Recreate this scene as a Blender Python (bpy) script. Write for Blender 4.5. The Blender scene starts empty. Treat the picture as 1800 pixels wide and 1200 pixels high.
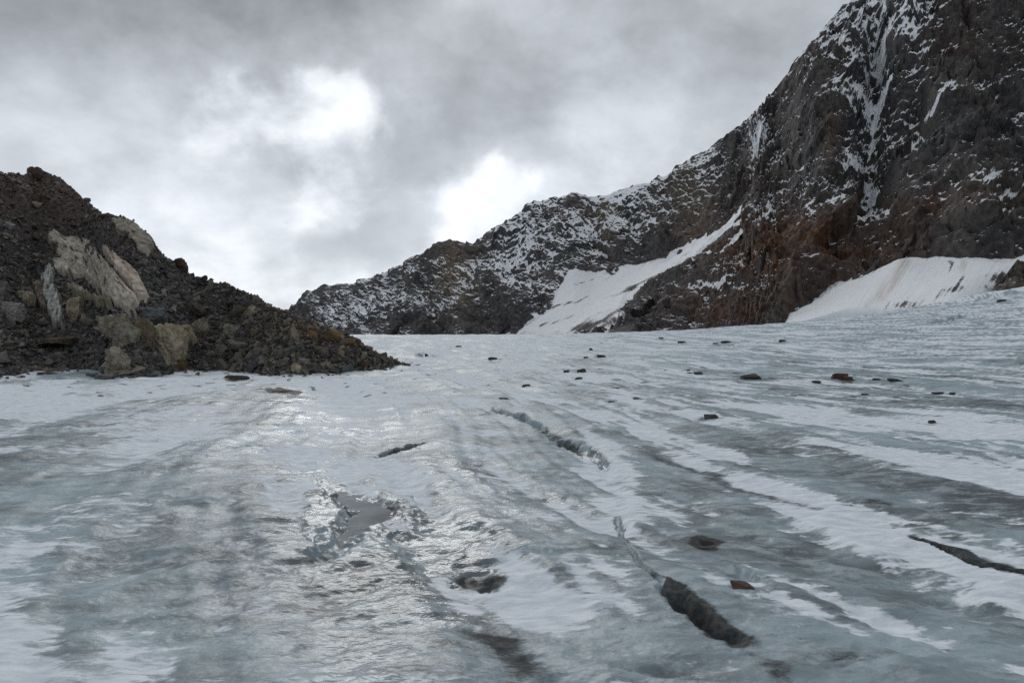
import bpy, bmesh, math, random
import numpy as np
from mathutils import Vector, Matrix

SC = bpy.context.scene
COL = SC.collection
F = 1300.0          # focal length in photo pixels (1800 wide)
CH = 1.7            # eye height above the ice
HY = 600.0          # image row of the true horizon

# ------------------------------------------------------------------ camera
cam = bpy.data.cameras.new('camera')
cam.sensor_width = 36.0
cam.lens = 36.0 * F / 1800.0
cam.clip_start = 0.1
cam.clip_end = 12000.0
cam_o = bpy.data.objects.new('camera', cam)
COL.objects.link(cam_o)
cam_o.location = (0, 0, CH)
cam_o.rotation_euler = (math.radians(90), 0, 0)
SC.camera = cam_o

# ------------------------------------------------------------------ light
SUN_DIR = Vector((-0.20, 1.0, 0.64)).normalized()
SKY_STRENGTH = 0.1
SUN_STRENGTH = 0.5
EXPOSURE = 0.58

def pix_dir(px, py):
    return Vector(((px - 900.0) / F, 1.0, (HY - py) / F)).normalized()

world = bpy.data.worlds.new('World')
SC.world = world
world.use_nodes = True

def build_world():
    nt = world.node_tree
    N, L = nt.nodes, nt.links
    N.clear()
    def node(t, **kw):
        n = N.new(t)
        for k, v in kw.items():
            setattr(n, k, v)
        return n
    def math_(op, a, b=None, c=None, clamp=False):
        n = node('ShaderNodeMath', operation=op, use_clamp=clamp)
        for i, v in enumerate((a, b, c)):
            if v is None: continue
            if isinstance(v, (int, float)): n.inputs[i].default_value = v
            else: L.new(v, n.inputs[i])
        return n.outputs[0]
    def vmath(op, a, b=None, out=0):
        n = node('ShaderNodeVectorMath', operation=op)
        for i, v in enumerate((a, b)):
            if v is None: continue
            if isinstance(v, (tuple, Vector)): n.inputs[i].default_value = tuple(v)
            elif isinstance(v, (int, float)): n.inputs['Scale'].default_value = v
            else: L.new(v, n.inputs[i])
        return n.outputs[out]
    def noise(vec, scale, detail=6, rough=0.55, dist=0.0):
        n = node('ShaderNodeTexNoise')
        n.inputs['Scale'].default_value = scale
        n.inputs['Detail'].default_value = detail
        n.inputs['Roughness'].default_value = rough
        n.inputs['Distortion'].default_value = dist
        L.new(vec, n.inputs['Vector'])
        return n
    def mrange(v, a, b, c, d, smooth=True):
        n = node('ShaderNodeMapRange')
        if smooth: n.interpolation_type = 'SMOOTHSTEP'
        L.new(v, n.inputs['Value'])
        for k, x in zip(('From Min', 'From Max', 'To Min', 'To Max'), (a, b, c, d)):
            n.inputs[k].default_value = x
        return n.outputs[0]
    tc = node('ShaderNodeTexCoord')
    d = vmath('NORMALIZE', tc.outputs['Generated'])
    def warp(scale, det, amt):
        return vmath('SCALE', vmath('SUBTRACT', noise(d, scale, det, 0.55).outputs['Color'], (0.5, 0.5, 0.5)), amt)
    dw = vmath('NORMALIZE', vmath('ADD', vmath('ADD', vmath('ADD', d, warp(2.6, 2, 0.12)), warp(7.0, 3, 0.12)), warp(22.0, 4, 0.055)))
    sep = node('ShaderNodeSeparateXYZ'); L.new(vmath('ADD', d, warp(4.0, 2, 0.05)), sep.inputs[0])
    zz = math_('ADD', math_('MAXIMUM', sep.outputs[2], 0.0), 0.55)
    comb = node('ShaderNodeCombineXYZ')
    L.new(math_('DIVIDE', sep.outputs[0], zz), comb.inputs[0])
    L.new(math_('DIVIDE', sep.outputs[1], zz), comb.inputs[1])
    big = noise(comb.outputs[0], 0.9, 3, 0.5)
    mid = noise(comb.outputs[0], 5.0, 9, 0.6)
    # the cloud deck thins towards the horizon
    val = mrange(sep.outputs[2], 0.42, 0.08, 0.31, 0.47)
    val = math_('ADD', val, mrange(big.outputs['Fac'], 0.30, 0.70, -0.10, 0.10))
    val = math_('ADD', val, mrange(mid.outputs['Fac'], 0.28, 0.72, -0.085, 0.085))
    # thin places (bright) and thick masses (dark) of this sky: centre px, radius px, weight
    bright = [(400, 215, 50, .8), (440, 195, 50, .9), (480, 200, 50, .95), (520, 195, 50, .95), (565, 190, 46, 1.), (620, 195, 46, 1.), (650, 185, 30, .8), (420, 240, 40, .6), (560, 225, 50, .8), (500, 230, 50, .7),
              (790, 325, 42, .9), (840, 320, 46, 1.), (890, 335, 40, .9), (800, 365, 40, .9), (850, 355, 44, .9), (585, 315, 38, .8), (620, 335, 34, .75), (560, 335, 30, .6), (770, 415, 40, .8), (620, 470, 50, .6), (740, 470, 50, .65)]
    veil = [(560, 455, 130, .75), (700, 460, 120, .85), (760, 410, 70, .8), (140, 300, 130, .75), (300, 270, 130, .8), (400, 220, 90, .8), (250, 400, 200, .60), (440, 420, 150, .65),
            (560, 230, 150, .8), (620, 310, 100, .7), (830, 340, 140, .7), (770, 20, 110, .35), (1130, 280, 120, .55), (980, 290, 110, .55), (1000, 30, 90, .25), (1180, 20, 70, .2)]
    dark = [(670, 395, 62, .75), (610, 405, 55, .7), (480, 272, 45, .55), (540, 285, 40, .5), (740, 255, 60, .7), (700, 225, 45, .6), (700, 300, 40, .4), (830, 190, 100, .4),
            (330, 90, 190, .35), (60, 130, 200, .4), (560, 80, 160, .35), (1080, 70, 240, .10), (1320, 130, 200, .22), (30, 30, 160, .3), (520, 410, 40, .3)]
    def group(bl):
        g = None
        for (x, y, r, v) in bl:
            ang = r / F
            dt = vmath('DOT_PRODUCT', dw, tuple(pix_dir(x, y)), out=1)
            m = mrange(dt, math.cos(ang * 1.75), math.cos(ang * 0.1), 0.0, v)
            g = m if g is None else math_('MAXIMUM', g, m)
        return g
    gb, gd, gv = group(bright), group(dark), group(veil)
    tex = math_('MULTIPLY', math_('SUBTRACT', mid.outputs['Fac'], 0.5), 2.0)
    gb = mrange(math_('ADD', gb, math_('MULTIPLY', tex, math_('MULTIPLY', gb, 1.6, clamp=True))), 0.08, 1.25, 0.0, 1.0, False)
    gb = math_('MULTIPLY', gb, gb)
    gv = math_('MULTIPLY', gv, math_('ADD', 1.0, tex), clamp=True)
    val = math_('ADD', val, math_('MULTIPLY', gv, 0.17))
    gd = math_('MULTIPLY', gd, math_('ADD', 1.0, tex), clamp=True)
    val = math_('MULTIPLY', val, math_('SUBTRACT', 1.0, math_('MULTIPLY', gd, 0.36)))
    val = math_('ADD', val, math_('MULTIPLY', gb, math_('SUBTRACT', 0.76, val)))
    # thick cloud is faintly cool, thin cloud white
    mixc = node('ShaderNodeMix', data_type='RGBA')
    L.new(mrange(val, 0.35, 0.85, 0.0, 1.0), mixc.inputs['Factor'])
    mixc.inputs[6].default_value = (0.93, 0.985, 1.045, 1)
    mixc.inputs[7].default_value = (0.965, 1.0, 1.035, 1)
    sc_ = vmath('SCALE', mixc.outputs[2], 1.0)
    nsc = sc_.node; L.new(math_('MULTIPLY', val, 1.0 / SKY_STRENGTH), nsc.inputs['Scale'])
    sky = node('ShaderNodeTexSky', sky_type='NISHITA')
    sky.sun_disc = False
    sky.sun_elevation = math.asin(SUN_DIR.z)
    sky.sun_rotation = math.atan2(SUN_DIR.x, SUN_DIR.y)
    sky.altitude = 2500
    mx = node('ShaderNodeMix', data_type='RGBA')
    mx.inputs['Factor'].default_value = 0.96
    L.new(sky.outputs[0], mx.inputs[6]); L.new(sc_, mx.inputs[7])
    bg = node('ShaderNodeBackground'); bg.inputs['Strength'].default_value = SKY_STRENGTH
    L.new(mx.outputs[2], bg.inputs['Color'])
    out = node('ShaderNodeOutputWorld'); L.new(bg.outputs[0], out.inputs['Surface'])
build_world()

sun = bpy.data.lights.new('sun', 'SUN')
sun.energy = SUN_STRENGTH
sun.angle = math.radians(27)
sun.color = (1.0, 0.985, 0.96)
sun_o = bpy.data.objects.new('sun', sun)
COL.objects.link(sun_o)
sun_o.rotation_euler = (-SUN_DIR).to_track_quat('-Z', 'Y').to_euler()

SC.cycles.use_denoising = False      # keep the fine grain of ice and rock
SC.view_settings.view_transform = 'Standard'
SC.view_settings.look = 'None'
SC.view_settings.exposure = EXPOSURE
SC.view_settings.gamma = 1.0
SC.view_settings.use_curve_mapping = False

# ------------------------------------------------------------------ noise in numpy
RNG = np.random.default_rng(7)
PERM = RNG.permutation(256).astype(np.int32)
ANG = np.linspace(0, 2 * np.pi, 257)[:256]
G2X, G2Y = np.cos(ANG).astype(np.float32), np.sin(ANG).astype(np.float32)
g3 = RNG.normal(size=(256, 3)); g3 /= np.linalg.norm(g3, axis=1)[:, None]
G3 = g3.astype(np.float32)

def _fade(t): return t * t * t * (t * (t * 6 - 15) + 10)

def pn2(x, y, seed=0):
    x = np.asarray(x, np.float32); y = np.asarray(y, np.float32)
    xf = np.floor(x); yf = np.floor(y)
    xi = xf.astype(np.int32) + seed * 37; yi = yf.astype(np.int32) + seed * 91
    fx = x - xf; fy = y - yf
    u = _fade(fx); v = _fade(fy)
    a = PERM[xi & 255]; b = PERM[(xi + 1) & 255]
    def g(h, dx, dy): return G2X[h] * dx + G2Y[h] * dy
    n00 = g(PERM[(a + yi) & 255], fx, fy); n10 = g(PERM[(b + yi) & 255], fx - 1, fy)
    n01 = g(PERM[(a + yi + 1) & 255], fx, fy - 1); n11 = g(PERM[(b + yi + 1) & 255], fx - 1, fy - 1)
    x1 = n00 + u * (n10 - n00); x2 = n01 + u * (n11 - n01)
    return (x1 + v * (x2 - x1)) * 1.4

def pn3(x, y, z, seed=0):
    x = np.asarray(x, np.float32); y = np.asarray(y, np.float32); z = np.asarray(z, np.float32)
    xf = np.floor(x); yf = np.floor(y); zf = np.floor(z)
    xi = xf.astype(np.int32) + seed * 37; yi = yf.astype(np.int32) + seed * 91; zi = zf.astype(np.int32) + seed * 53
    fx = x - xf; fy = y - yf; fz = z - zf
    u = _fade(fx); v = _fade(fy); w = _fade(fz)
    res = 0
    for dx in (0, 1):
        a = PERM[(xi + dx) & 255]; wx = u if dx else 1 - u
        for dy in (0, 1):
            b = PERM[(a + yi + dy) & 255]; wy = v if dy else 1 - v
            for dz in (0, 1):
                h = PERM[(b + zi + dz) & 255]; wz = w if dz else 1 - w
                gr = G3[h]
                res = res + wx * wy * wz * (gr[..., 0] * (fx - dx) + gr[..., 1] * (fy - dy) + gr[..., 2] * (fz - dz))
    return res * 1.5

def fbm2(x, y, o=4, seed=0, gain=0.5):
    s = 0; a = 1.0; t = 0
    for i in range(o):
        s = s + a * pn2(x, y, seed + i); t += a; a *= gain; x = x * 2.03; y = y * 2.03
    return s / t

def fbm3(x, y, z, o=4, seed=0, gain=0.5):
    s = 0; a = 1.0; t = 0
    for i in range(o):
        s = s + a * pn3(x, y, z, seed + i); t += a; a *= gain; x = x * 2.03; y = y * 2.03; z = z * 2.03
    return s / t

def ridged3(x, y, z, o=4, seed=0, gain=0.5):
    s = 0; a = 1.0; t = 0; prev = 1.0
    for i in range(o):
        n = 1 - np.abs(pn3(x, y, z, seed + i)) * 1.4
        n = n * n * prev
        s = s + a * n; t += a; prev = np.clip(n * 1.6, 0, 1)
        a *= gain; x = x * 2.07; y = y * 2.07; z = z * 2.07
    return s / t

def sst(a, b, x):
    t = np.clip((x - a) / (b - a), 0, 1)
    return t * t * (3 - 2 * t)

def lerp(a, b, t): return a + (b - a) * t

def poly_sd(px, py, poly):
    """signed distance (positive inside) of points to a polygon"""
    px = np.asarray(px, np.float32); py = np.asarray(py, np.float32)
    d = np.full(px.shape, 1e9, np.float32); ins = np.zeros(px.shape, bool)
    n = len(poly)
    for i in range(n):
        x0, y0 = poly[i]; x1, y1 = poly[(i + 1) % n]
        ex, ey = x1 - x0, y1 - y0
        t = np.clip(((px - x0) * ex + (py - y0) * ey) / (ex * ex + ey * ey + 1e-9), 0, 1)
        d = np.minimum(d, np.hypot(px - x0 - t * ex, py - y0 - t * ey))
        c = ((y0 <= py) != (y1 <= py))
        with np.errstate(divide='ignore', invalid='ignore'):
            xi = x0 + (py - y0) / (ey if ey != 0 else 1e-9) * ex
        ins ^= c & (px < xi)
    return np.where(ins, d, -d)

def line_d(px, py, pts, ysq=1.0):
    """unsigned and signed distance to a polyline; ysq stretches image rows"""
    d = np.full(px.shape, 1e9, np.float32); sgn = np.zeros(px.shape, np.float32); tt = np.zeros(px.shape, np.float32)
    n = len(pts) - 1
    for i in range(n):
        x0, y0 = pts[i]; x1, y1 = pts[i + 1]
        y0 *= ysq; y1 *= ysq
        ex, ey = x1 - x0, y1 - y0
        t = np.clip(((px - x0) * ex + (py * ysq - y0) * ey) / (ex * ex + ey * ey + 1e-9), 0, 1)
        qx = px - x0 - t * ex; qy = py * ysq - y0 - t * ey
        dd = np.hypot(qx, qy)
        m = dd < d
        d = np.where(m, dd, d)
        sgn = np.where(m, np.sign(ex * qy - ey * qx), sgn)
        tt = np.where(m, (i + t) / n, tt)
    return d, sgn, tt

# ------------------------------------------------------------------ mesh helpers
def mesh_from(name, verts, faces, smooth=True, mat=None):
    me = bpy.data.meshes.new(name)
    verts = np.asarray(verts, np.float32); faces = np.asarray(faces, np.int32)
    k = faces.shape[1]
    me.vertices.add(len(verts)); me.vertices.foreach_set('co', verts.ravel())
    me.loops.add(faces.size); me.loops.foreach_set('vertex_index', faces.ravel())
    me.polygons.add(len(faces))
    me.polygons.foreach_set('loop_start', np.arange(0, faces.size, k, dtype=np.int32))
    me.polygons.foreach_set('loop_total', np.full(len(faces), k, np.int32))
    me.polygons.foreach_set('use_smooth', np.full(len(faces), smooth, bool))
    me.update(calc_edges=True)
    me.validate()
    if mat: me.materials.append(mat)
    return me

def add_attr(me, name, arr):
    arr = np.asarray(arr, np.float32)
    if arr.ndim == 1:
        a = me.attributes.new(name, 'FLOAT', 'POINT'); a.data.foreach_set('value', arr)
    else:
        if arr.shape[1] == 3: arr = np.concatenate([arr, np.ones((len(arr), 1), np.float32)], 1)
        a = me.attributes.new(name, 'FLOAT_COLOR', 'POINT'); a.data.foreach_set('color', arr.ravel())

def grid_faces(nr, nc, wrap=False, flip=False):
    r = np.arange(nr - 1)[:, None]; c = np.arange(nc if wrap else nc - 1)[None, :]
    c1 = (c + 1) % nc
    a = r * nc + c; b = r * nc + c1; d = (r + 1) * nc + c; e = (r + 1) * nc + c1
    f = np.stack([a, b, e, d] if not flip else [a, d, e, b], -1)
    return f.reshape(-1, 4)

def link(name, me, parent=None, label=None, category=None, group=None, kind=None):
    o = bpy.data.objects.new(name, me)
    COL.objects.link(o)
    if parent: o.parent = parent
    if label: o['label'] = label
    if category: o['category'] = category
    if group: o['group'] = group
    if kind: o['kind'] = kind
    return o

# ------------------------------------------------------------------ materials
class Mat:
    def __init__(self, name):
        self.m = bpy.data.materials.new(name); self.m.use_nodes = True
        self.nt = self.m.node_tree; self.N = self.nt.nodes; self.L = self.nt.links
        self.bsdf = self.N['Principled BSDF']
        self._obj = None
    def node(self, t, **kw):
        n = self.N.new(t)
        for k, v in kw.items(): setattr(n, k, v)
        return n
    def put(self, sock, v):
        if isinstance(v, (int, float)): sock.default_value = v
        elif isinstance(v, tuple): sock.default_value = v if len(v) == len(sock.default_value) else (*v, 1)
        else: self.L.new(v, sock)
    def coord(self, scale=(1, 1, 1), rot=(0, 0, 0)):
        if self._obj is None: self._obj = self.node('ShaderNodeTexCoord').outputs['Object']
        m = self.node('ShaderNodeMapping')
        m.inputs['Rotation'].default_value = rot
        m.inputs['Scale'].default_value = scale
        self.L.new(self._obj, m.inputs['Vector'])
        return m.outputs[0]
    def attr(self, name, out='Fac'):
        a = self.node('ShaderNodeAttribute', attribute_name=name)
        return a.outputs[out]
    def noise(self, vec, scale=1, detail=4, rough=0.55, dist=0.0, out='Fac'):
        n = self.node('ShaderNodeTexNoise')
        for k, v in (('Scale', scale), ('Detail', detail), ('Roughness', rough), ('Distortion', dist)):
            n.inputs[k].default_value = v
        self.L.new(vec, n.inputs['Vector'])
        return n.outputs[out]
    def math(self, op, a, b=None, c=None, clamp=False):
        n = self.node('ShaderNodeMath', operation=op, use_clamp=clamp)
        for i, v in enumerate((a, b, c)):
            if v is not None: self.put(n.inputs[i], v)
        return n.outputs[0]
    def mr(self, v, a, b, c=0.0, d=1.0, smooth=True):
        n = self.node('ShaderNodeMapRange')
        if smooth: n.interpolation_type = 'SMOOTHSTEP'
        self.L.new(v, n.inputs['Value'])
        for k, x in zip(('From Min', 'From Max', 'To Min', 'To Max'), (a, b, c, d)): n.inputs[k].default_value = x
        return n.outputs[0]
    def mix(self, f, a, b, mode='MIX'):
        n = self.node('ShaderNodeMix', data_type='RGBA', blend_type=mode)
        self.put(n.inputs['Factor'], f); self.put(n.inputs[6], a); self.put(n.inputs[7], b)
        return n.outputs[2]
    def bump(self, h, strength=0.5, dist=0.05, normal=None):
        n = self.node('ShaderNodeBump')
        n.inputs['Strength'].default_value = strength
        n.inputs['Distance'].default_value = dist
        self.L.new(h, n.inputs['Height'])
        if normal is not None: self.L.new(normal, n.inputs['Normal'])
        return n.outputs[0]
    def set(self, **kw):
        for k, v in kw.items(): self.put(self.bsdf.inputs[k.replace('_', ' ')], v)
        return self.m

def mat_glacier():
    M = Mat('glacier_ice')
    snow, dirt, wet, tone = M.attr('snow'), M.attr('dirt'), M.attr('wet'), M.attr('tone')
    c = M.coord()
    streak = M.coord((0.9, 2.4, 2.0), (0, 0, math.radians(-9)))
    f1 = M.noise(streak, 5.0, 8, 0.62)
    f2 = M.noise(c, 26.0, 4, 0.6)
    fine = M.math('ADD', M.math('MULTIPLY', M.math('SUBTRACT', f1, 0.5), 1.25), M.math('MULTIPLY', M.math('SUBTRACT', f2, 0.5), 0.45))
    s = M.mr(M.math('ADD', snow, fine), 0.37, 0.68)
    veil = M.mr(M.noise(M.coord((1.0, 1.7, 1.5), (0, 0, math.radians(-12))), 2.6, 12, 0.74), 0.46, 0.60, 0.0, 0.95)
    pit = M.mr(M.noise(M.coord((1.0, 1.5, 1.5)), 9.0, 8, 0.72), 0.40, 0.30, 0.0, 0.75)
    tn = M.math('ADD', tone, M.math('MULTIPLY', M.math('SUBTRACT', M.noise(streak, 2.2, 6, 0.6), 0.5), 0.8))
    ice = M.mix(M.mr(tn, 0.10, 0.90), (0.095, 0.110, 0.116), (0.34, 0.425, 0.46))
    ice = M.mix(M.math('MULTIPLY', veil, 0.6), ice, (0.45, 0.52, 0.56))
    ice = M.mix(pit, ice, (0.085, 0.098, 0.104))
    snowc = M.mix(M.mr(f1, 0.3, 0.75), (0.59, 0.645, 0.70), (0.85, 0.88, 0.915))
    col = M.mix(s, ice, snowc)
    dn = M.noise(M.coord((1.0, 1.6, 1.6), (0, 0, math.radians(35))), 7.0, 10, 0.75)
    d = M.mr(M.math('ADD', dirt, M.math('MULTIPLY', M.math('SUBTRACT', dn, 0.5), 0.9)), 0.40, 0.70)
    dirt_shadec = M.mix(M.mr(M.noise(c, 22.0, 7, 0.7), 0.35, 0.7), (0.016, 0.016, 0.016), (0.075, 0.073, 0.070))
    col = M.mix(M.math('MULTIPLY', d, 0.93), col, dirt_shadec)
    speck = M.mr(M.noise(c, 38.0, 2, 0.5), 0.69, 0.75, 0.0, 0.5)
    col = M.mix(M.math('MULTIPLY', speck, M.math('ADD', M.math('MULTIPLY', dirt, 0.8), 0.15)), col, (0.06, 0.055, 0.05))
    rough = M.math('ADD', M.math('MULTIPLY', s, 0.45), M.math('SUBTRACT', M.mr(f2, 0.3, 0.7, 0.40, 0.54), M.math('MULTIPLY', wet, 0.34)))
    rough = M.math('ADD', M.math('MAXIMUM', rough, 0.15), M.math('MULTIPLY', d, 0.4))
    fb = M.noise(M.coord((1.0, 1.5, 1.5), (0, 0, math.radians(-9))), 6.0, 3.5, 0.55)
    h = M.math('ADD', M.math('MULTIPLY', fb, 0.9), M.math('MULTIPLY', f2, M.math('MULTIPLY', s, 0.20)))
    rp = M.noise(M.coord((1.0, 1.4, 1.0), (0, 0, math.radians(-14))), 10.0, 2.0, 0.5, 0.6)
    n0 = M.bump(rp, 0.30, 0.03)
    n1 = M.bump(h, 0.42, 0.04, n0)
    n2 = n1
    return M.set(Base_Color=col, Roughness=rough, Normal=n2, IOR=1.31, Specular_IOR_Level=M.math('MULTIPLY', M.math('SUBTRACT', 1.0, M.math('MULTIPLY', s, 0.85)), M.math('ADD', 0.32, M.math('MULTIPLY', wet, 0.38))))

def mat_mountain():
    M = Mat('mountain_rock')
    col, snow = M.attr('rock', 'Color'), M.attr('snow')
    c = M.coord()
    n = M.noise(c, 0.35, 8, 0.68)
    n2 = M.noise(M.coord((1, 1, 0.6)), 1.2, 6, 0.7)
    rc = M.mix(0.85, col, M.mix(M.mr(n, 0.28, 0.74), (0.30, 0.30, 0.31), (1.55, 1.5, 1.45)), 'MULTIPLY')
    s = M.mr(M.math('ADD', snow, M.math('MULTIPLY', M.math('SUBTRACT', n2, 0.5), 0.7)), 0.40, 0.60)
    cc = M.mix(s, rc, (0.84, 0.86, 0.885))
    nb = M.bump(M.math('ADD', n, M.math('MULTIPLY', n2, 0.5)), 0.8, 1.0)
    return M.set(Base_Color=cc, Roughness=0.85, Normal=nb, Specular_IOR_Level=0.25)

def mat_snowfield():
    M = Mat('snowfield_snow')
    dirt = M.attr('dirt')
    n = M.noise(M.coord(), 0.35, 6, 0.65)
    n2 = M.noise(M.coord(), 1.1, 6, 0.7)
    d = M.mr(M.math('ADD', dirt, M.math('MULTIPLY', M.math('SUBTRACT', n2, 0.5), 0.9)), 0.42, 0.72)
    base = M.mix(n, (0.80, 0.82, 0.845), (0.90, 0.905, 0.91))
    base = M.mix(M.attr('tan'), base, (0.50, 0.45, 0.38))
    col = M.mix(d, base, (0.075, 0.068, 0.065))
    return M.set(Base_Color=col, Roughness=0.7, Normal=M.bump(n2, 0.7, 0.6), Specular_IOR_Level=0.2)

def mat_stone(name, attr=True, c0=(0.05, 0.047, 0.045), c1=(0.13, 0.12, 0.11), scale=2.5, foliate=0.0, rough=0.8, spec=0.3, bump=0.06):
    M = Mat(name)
    c = M.coord()
    n = M.noise(c, scale, 8, 0.65)
    n2 = M.noise(M.coord((1, 1, 5) if foliate else (1, 1, 1), (0.5, 0.7, 0)), scale * 2.2, 6, 0.65)
    if attr:
        base = M.attr('rock', 'Color')
        base = M.mix(0.8, base, M.mix(M.mr(n, 0.28, 0.72), (0.5, 0.5, 0.5), (1.4, 1.4, 1.4)), 'MULTIPLY')
    else:
        oi = M.node('ShaderNodeObjectInfo').outputs['Random']
        base = M.mix(M.mr(n, 0.28, 0.72), c0, c1)
        base = M.mix(1.0, base, M.mix(oi, (0.75, 0.77, 0.80), (1.2, 1.15, 1.05)), 'MULTIPLY')
    nb = M.bump(M.math('ADD', n, M.math('MULTIPLY', n2, 0.6 + foliate)), 0.8, bump)
    return M.set(Base_Color=base, Roughness=rough, Normal=nb, Specular_IOR_Level=spec)

def mat_water():
    M = Mat('meltwater')
    n = M.noise(M.coord(), 6.0, 4, 0.55)
    col = M.mix(M.mr(M.noise(M.coord(), 3.0, 5, 0.6), 0.3, 0.7), (0.016, 0.019, 0.020), (0.10, 0.12, 0.128))
    return M.set(Base_Color=col, Roughness=0.06, Normal=M.bump(n, 0.25, 0.02), IOR=1.33, Specular_IOR_Level=0.25)

MG, MM, MS = mat_glacier(), mat_mountain(), mat_snowfield()
MORAINE_M = mat_stone('moraine_debris', True, bump=0.12)
STONE_M = mat_stone('moraine_stone', True, bump=0.05)
MW = mat_water()

# ------------------------------------------------------------------ glacier
def gbase(X, Y):
    r = np.hypot(X, np.maximum(Y, 0))
    z = 3.0 * sst(20, 150, Y)
    z = z + 8.2 * (np.clip(X, 0, 170) / 104.0) ** 1.9 * sst(2, 40, Y)
    z = z - np.clip(np.maximum(Y, 0) - 155, 0, None) * 0.035 - np.clip(np.maximum(Y, 0) - 260, 0, None) * 0.03
    return z

def ground_pt(px, py, it=60):
    """where the sight line of a photo pixel meets the smooth ice"""
    tx = (px - 900) / F; tz = (HY - py) / F
    lo, hi = 1.0, 1.0
    while hi < 400:
        hi *= 1.02
        if CH + tz * hi < float(gbase(np.float64(tx * hi), np.float64(hi))): break
        lo = hi
    for _ in range(30):
        m = (lo + hi) / 2
        if CH + tz * m < float(gbase(np.float64(tx * m), np.float64(m))): hi = m
        else: lo = m
    return tx * hi, hi

POOLS = [
    [(575, 862), (612, 862), (662, 880), (690, 903), (655, 922), (612, 955), (568, 985), (556, 978), (590, 945), (618, 915), (622, 900), (598, 885)],
]
pool_level = []

# image-row stretch used for distances on the foreshortened ice
YS = 2.2
SNOW = [  # polyline px, half width px, weight
    ([(1225, 800), (1300, 832), (1390, 872), (1470, 912), (1560, 945), (1660, 985), (1800, 1035), (1950, 1090)], 34, .55),
    ([(1420, 900), (1500, 935), (1590, 960)], 70, .45),
    ([(1090, 704), (1250, 735), (1400, 768), (1550, 795), (1700, 818), (1820, 845)], 26, .50),
    ([(1420, 780), (1560, 805), (1700, 838), (1800, 862)], 40, .40),
    ([(1270, 707), (1420, 728), (1560, 740), (1800, 756)], 16, .50),
    ([(900, 690), (1040, 730), (1180, 765), (1300, 790)], 20, .40),
    ([(975, 930), (965, 1000), (1010, 1060), (950, 1040)], 105, .55),
    ([(1085, 830), (1090, 880), (1085, 930)], 40, .45),
    ([(1250, 1045), (1340, 1060), (1440, 1095), (1550, 1110)], 46, .45),
    ([(1190, 870), (1260, 895)], 30, .35),
    ([(-60, 700), (60, 705)], 60, .55), ([(230, 690), (300, 760), (340, 850), (420, 860)], 90, .30),
    ([(180, 870), (260, 930), (330, 950)], 60, .30),
    ([(420, 1000), (470, 1060), (430, 1110)], 55, .40),
    ([(-40, 1060), (10, 1130), (0, 1220)], 110, .40),
    ([(520, 815), (700, 830), (790, 850)], 46, .42), ([(740, 880), (840, 900)], 40, .25),
    ([(1500, 1000), (1620, 1040)], 40, -.25), ([(880, 640), (1100, 690)], 26, .3), ([(400, 660), (640, 680)], 26, .35),
    ([(560, 720), (820, 700)], 30, .2),
    # bare ice
    ([(1000, 860), (900, 880), (1010, 900)], 75, -.55), ([(1130, 850), (1260, 870), (1420, 960), (1560, 1030), (1760, 1110)], 80, -.45),
    ([(1280, 770), (1450, 815), (1620, 850), (1800, 890)], 42, -.5), ([(560, 1010), (680, 1000), (700, 1120), (640, 1200)], 130, -.45),
    ([(340, 880), (120, 860), (0, 880)], 60, -.4), ([(300, 960), (200, 1050), (120, 1150)], 60, -.4), ([(330, 1130), (500, 1150)], 80, -.3),
    ([(880, 1140), (1000, 1170)], 60, -.6), ([(1220, 715), (1400, 755), (1540, 790)], 16, -.4), ([(1500, 1120), (1760, 1170)], 70, -.3),
    ([(380, 800), (500, 830)], 45, -.3), ([(640, 780), (740, 760)], 40, -.25), ([(1020, 1110), (1150, 1190)], 60, -.3),
]
DIRT_SHADE = [
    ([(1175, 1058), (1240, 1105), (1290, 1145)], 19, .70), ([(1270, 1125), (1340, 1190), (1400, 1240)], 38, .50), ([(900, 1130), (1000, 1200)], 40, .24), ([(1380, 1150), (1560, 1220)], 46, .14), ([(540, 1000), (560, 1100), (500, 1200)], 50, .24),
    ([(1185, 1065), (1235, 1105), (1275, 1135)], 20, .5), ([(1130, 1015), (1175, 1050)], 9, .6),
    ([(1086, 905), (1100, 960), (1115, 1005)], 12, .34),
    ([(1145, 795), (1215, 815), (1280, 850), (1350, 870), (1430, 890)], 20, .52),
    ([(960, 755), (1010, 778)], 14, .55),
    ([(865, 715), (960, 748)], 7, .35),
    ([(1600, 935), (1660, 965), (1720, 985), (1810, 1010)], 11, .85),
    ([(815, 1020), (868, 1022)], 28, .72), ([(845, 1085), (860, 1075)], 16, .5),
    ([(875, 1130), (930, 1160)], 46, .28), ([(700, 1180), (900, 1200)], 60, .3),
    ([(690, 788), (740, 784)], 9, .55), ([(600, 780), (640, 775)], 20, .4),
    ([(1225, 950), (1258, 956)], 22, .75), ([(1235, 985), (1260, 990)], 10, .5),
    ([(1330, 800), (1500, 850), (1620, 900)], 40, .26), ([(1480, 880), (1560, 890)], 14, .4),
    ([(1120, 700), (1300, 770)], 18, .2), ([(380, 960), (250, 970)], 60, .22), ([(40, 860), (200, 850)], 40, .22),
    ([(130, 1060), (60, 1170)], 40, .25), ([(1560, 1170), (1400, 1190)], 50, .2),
    ([(520, 1160), (900, 1190)], 130, .12), ([(80, 1060), (300, 1000)], 80, .10), ([(560, 1050), (720, 1100)], 60, .2), ([(1500, 1190), (1800, 1150)], 60, .2),  # widest entries: the nearest ice's weaker reflection painted in as darkening
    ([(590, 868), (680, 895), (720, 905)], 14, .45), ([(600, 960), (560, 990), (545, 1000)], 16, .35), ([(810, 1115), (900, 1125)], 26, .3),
    ([(470, 686), (520, 690)], 10, .5), ([(565, 870), (690, 905)], 16, .25),
]
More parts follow.
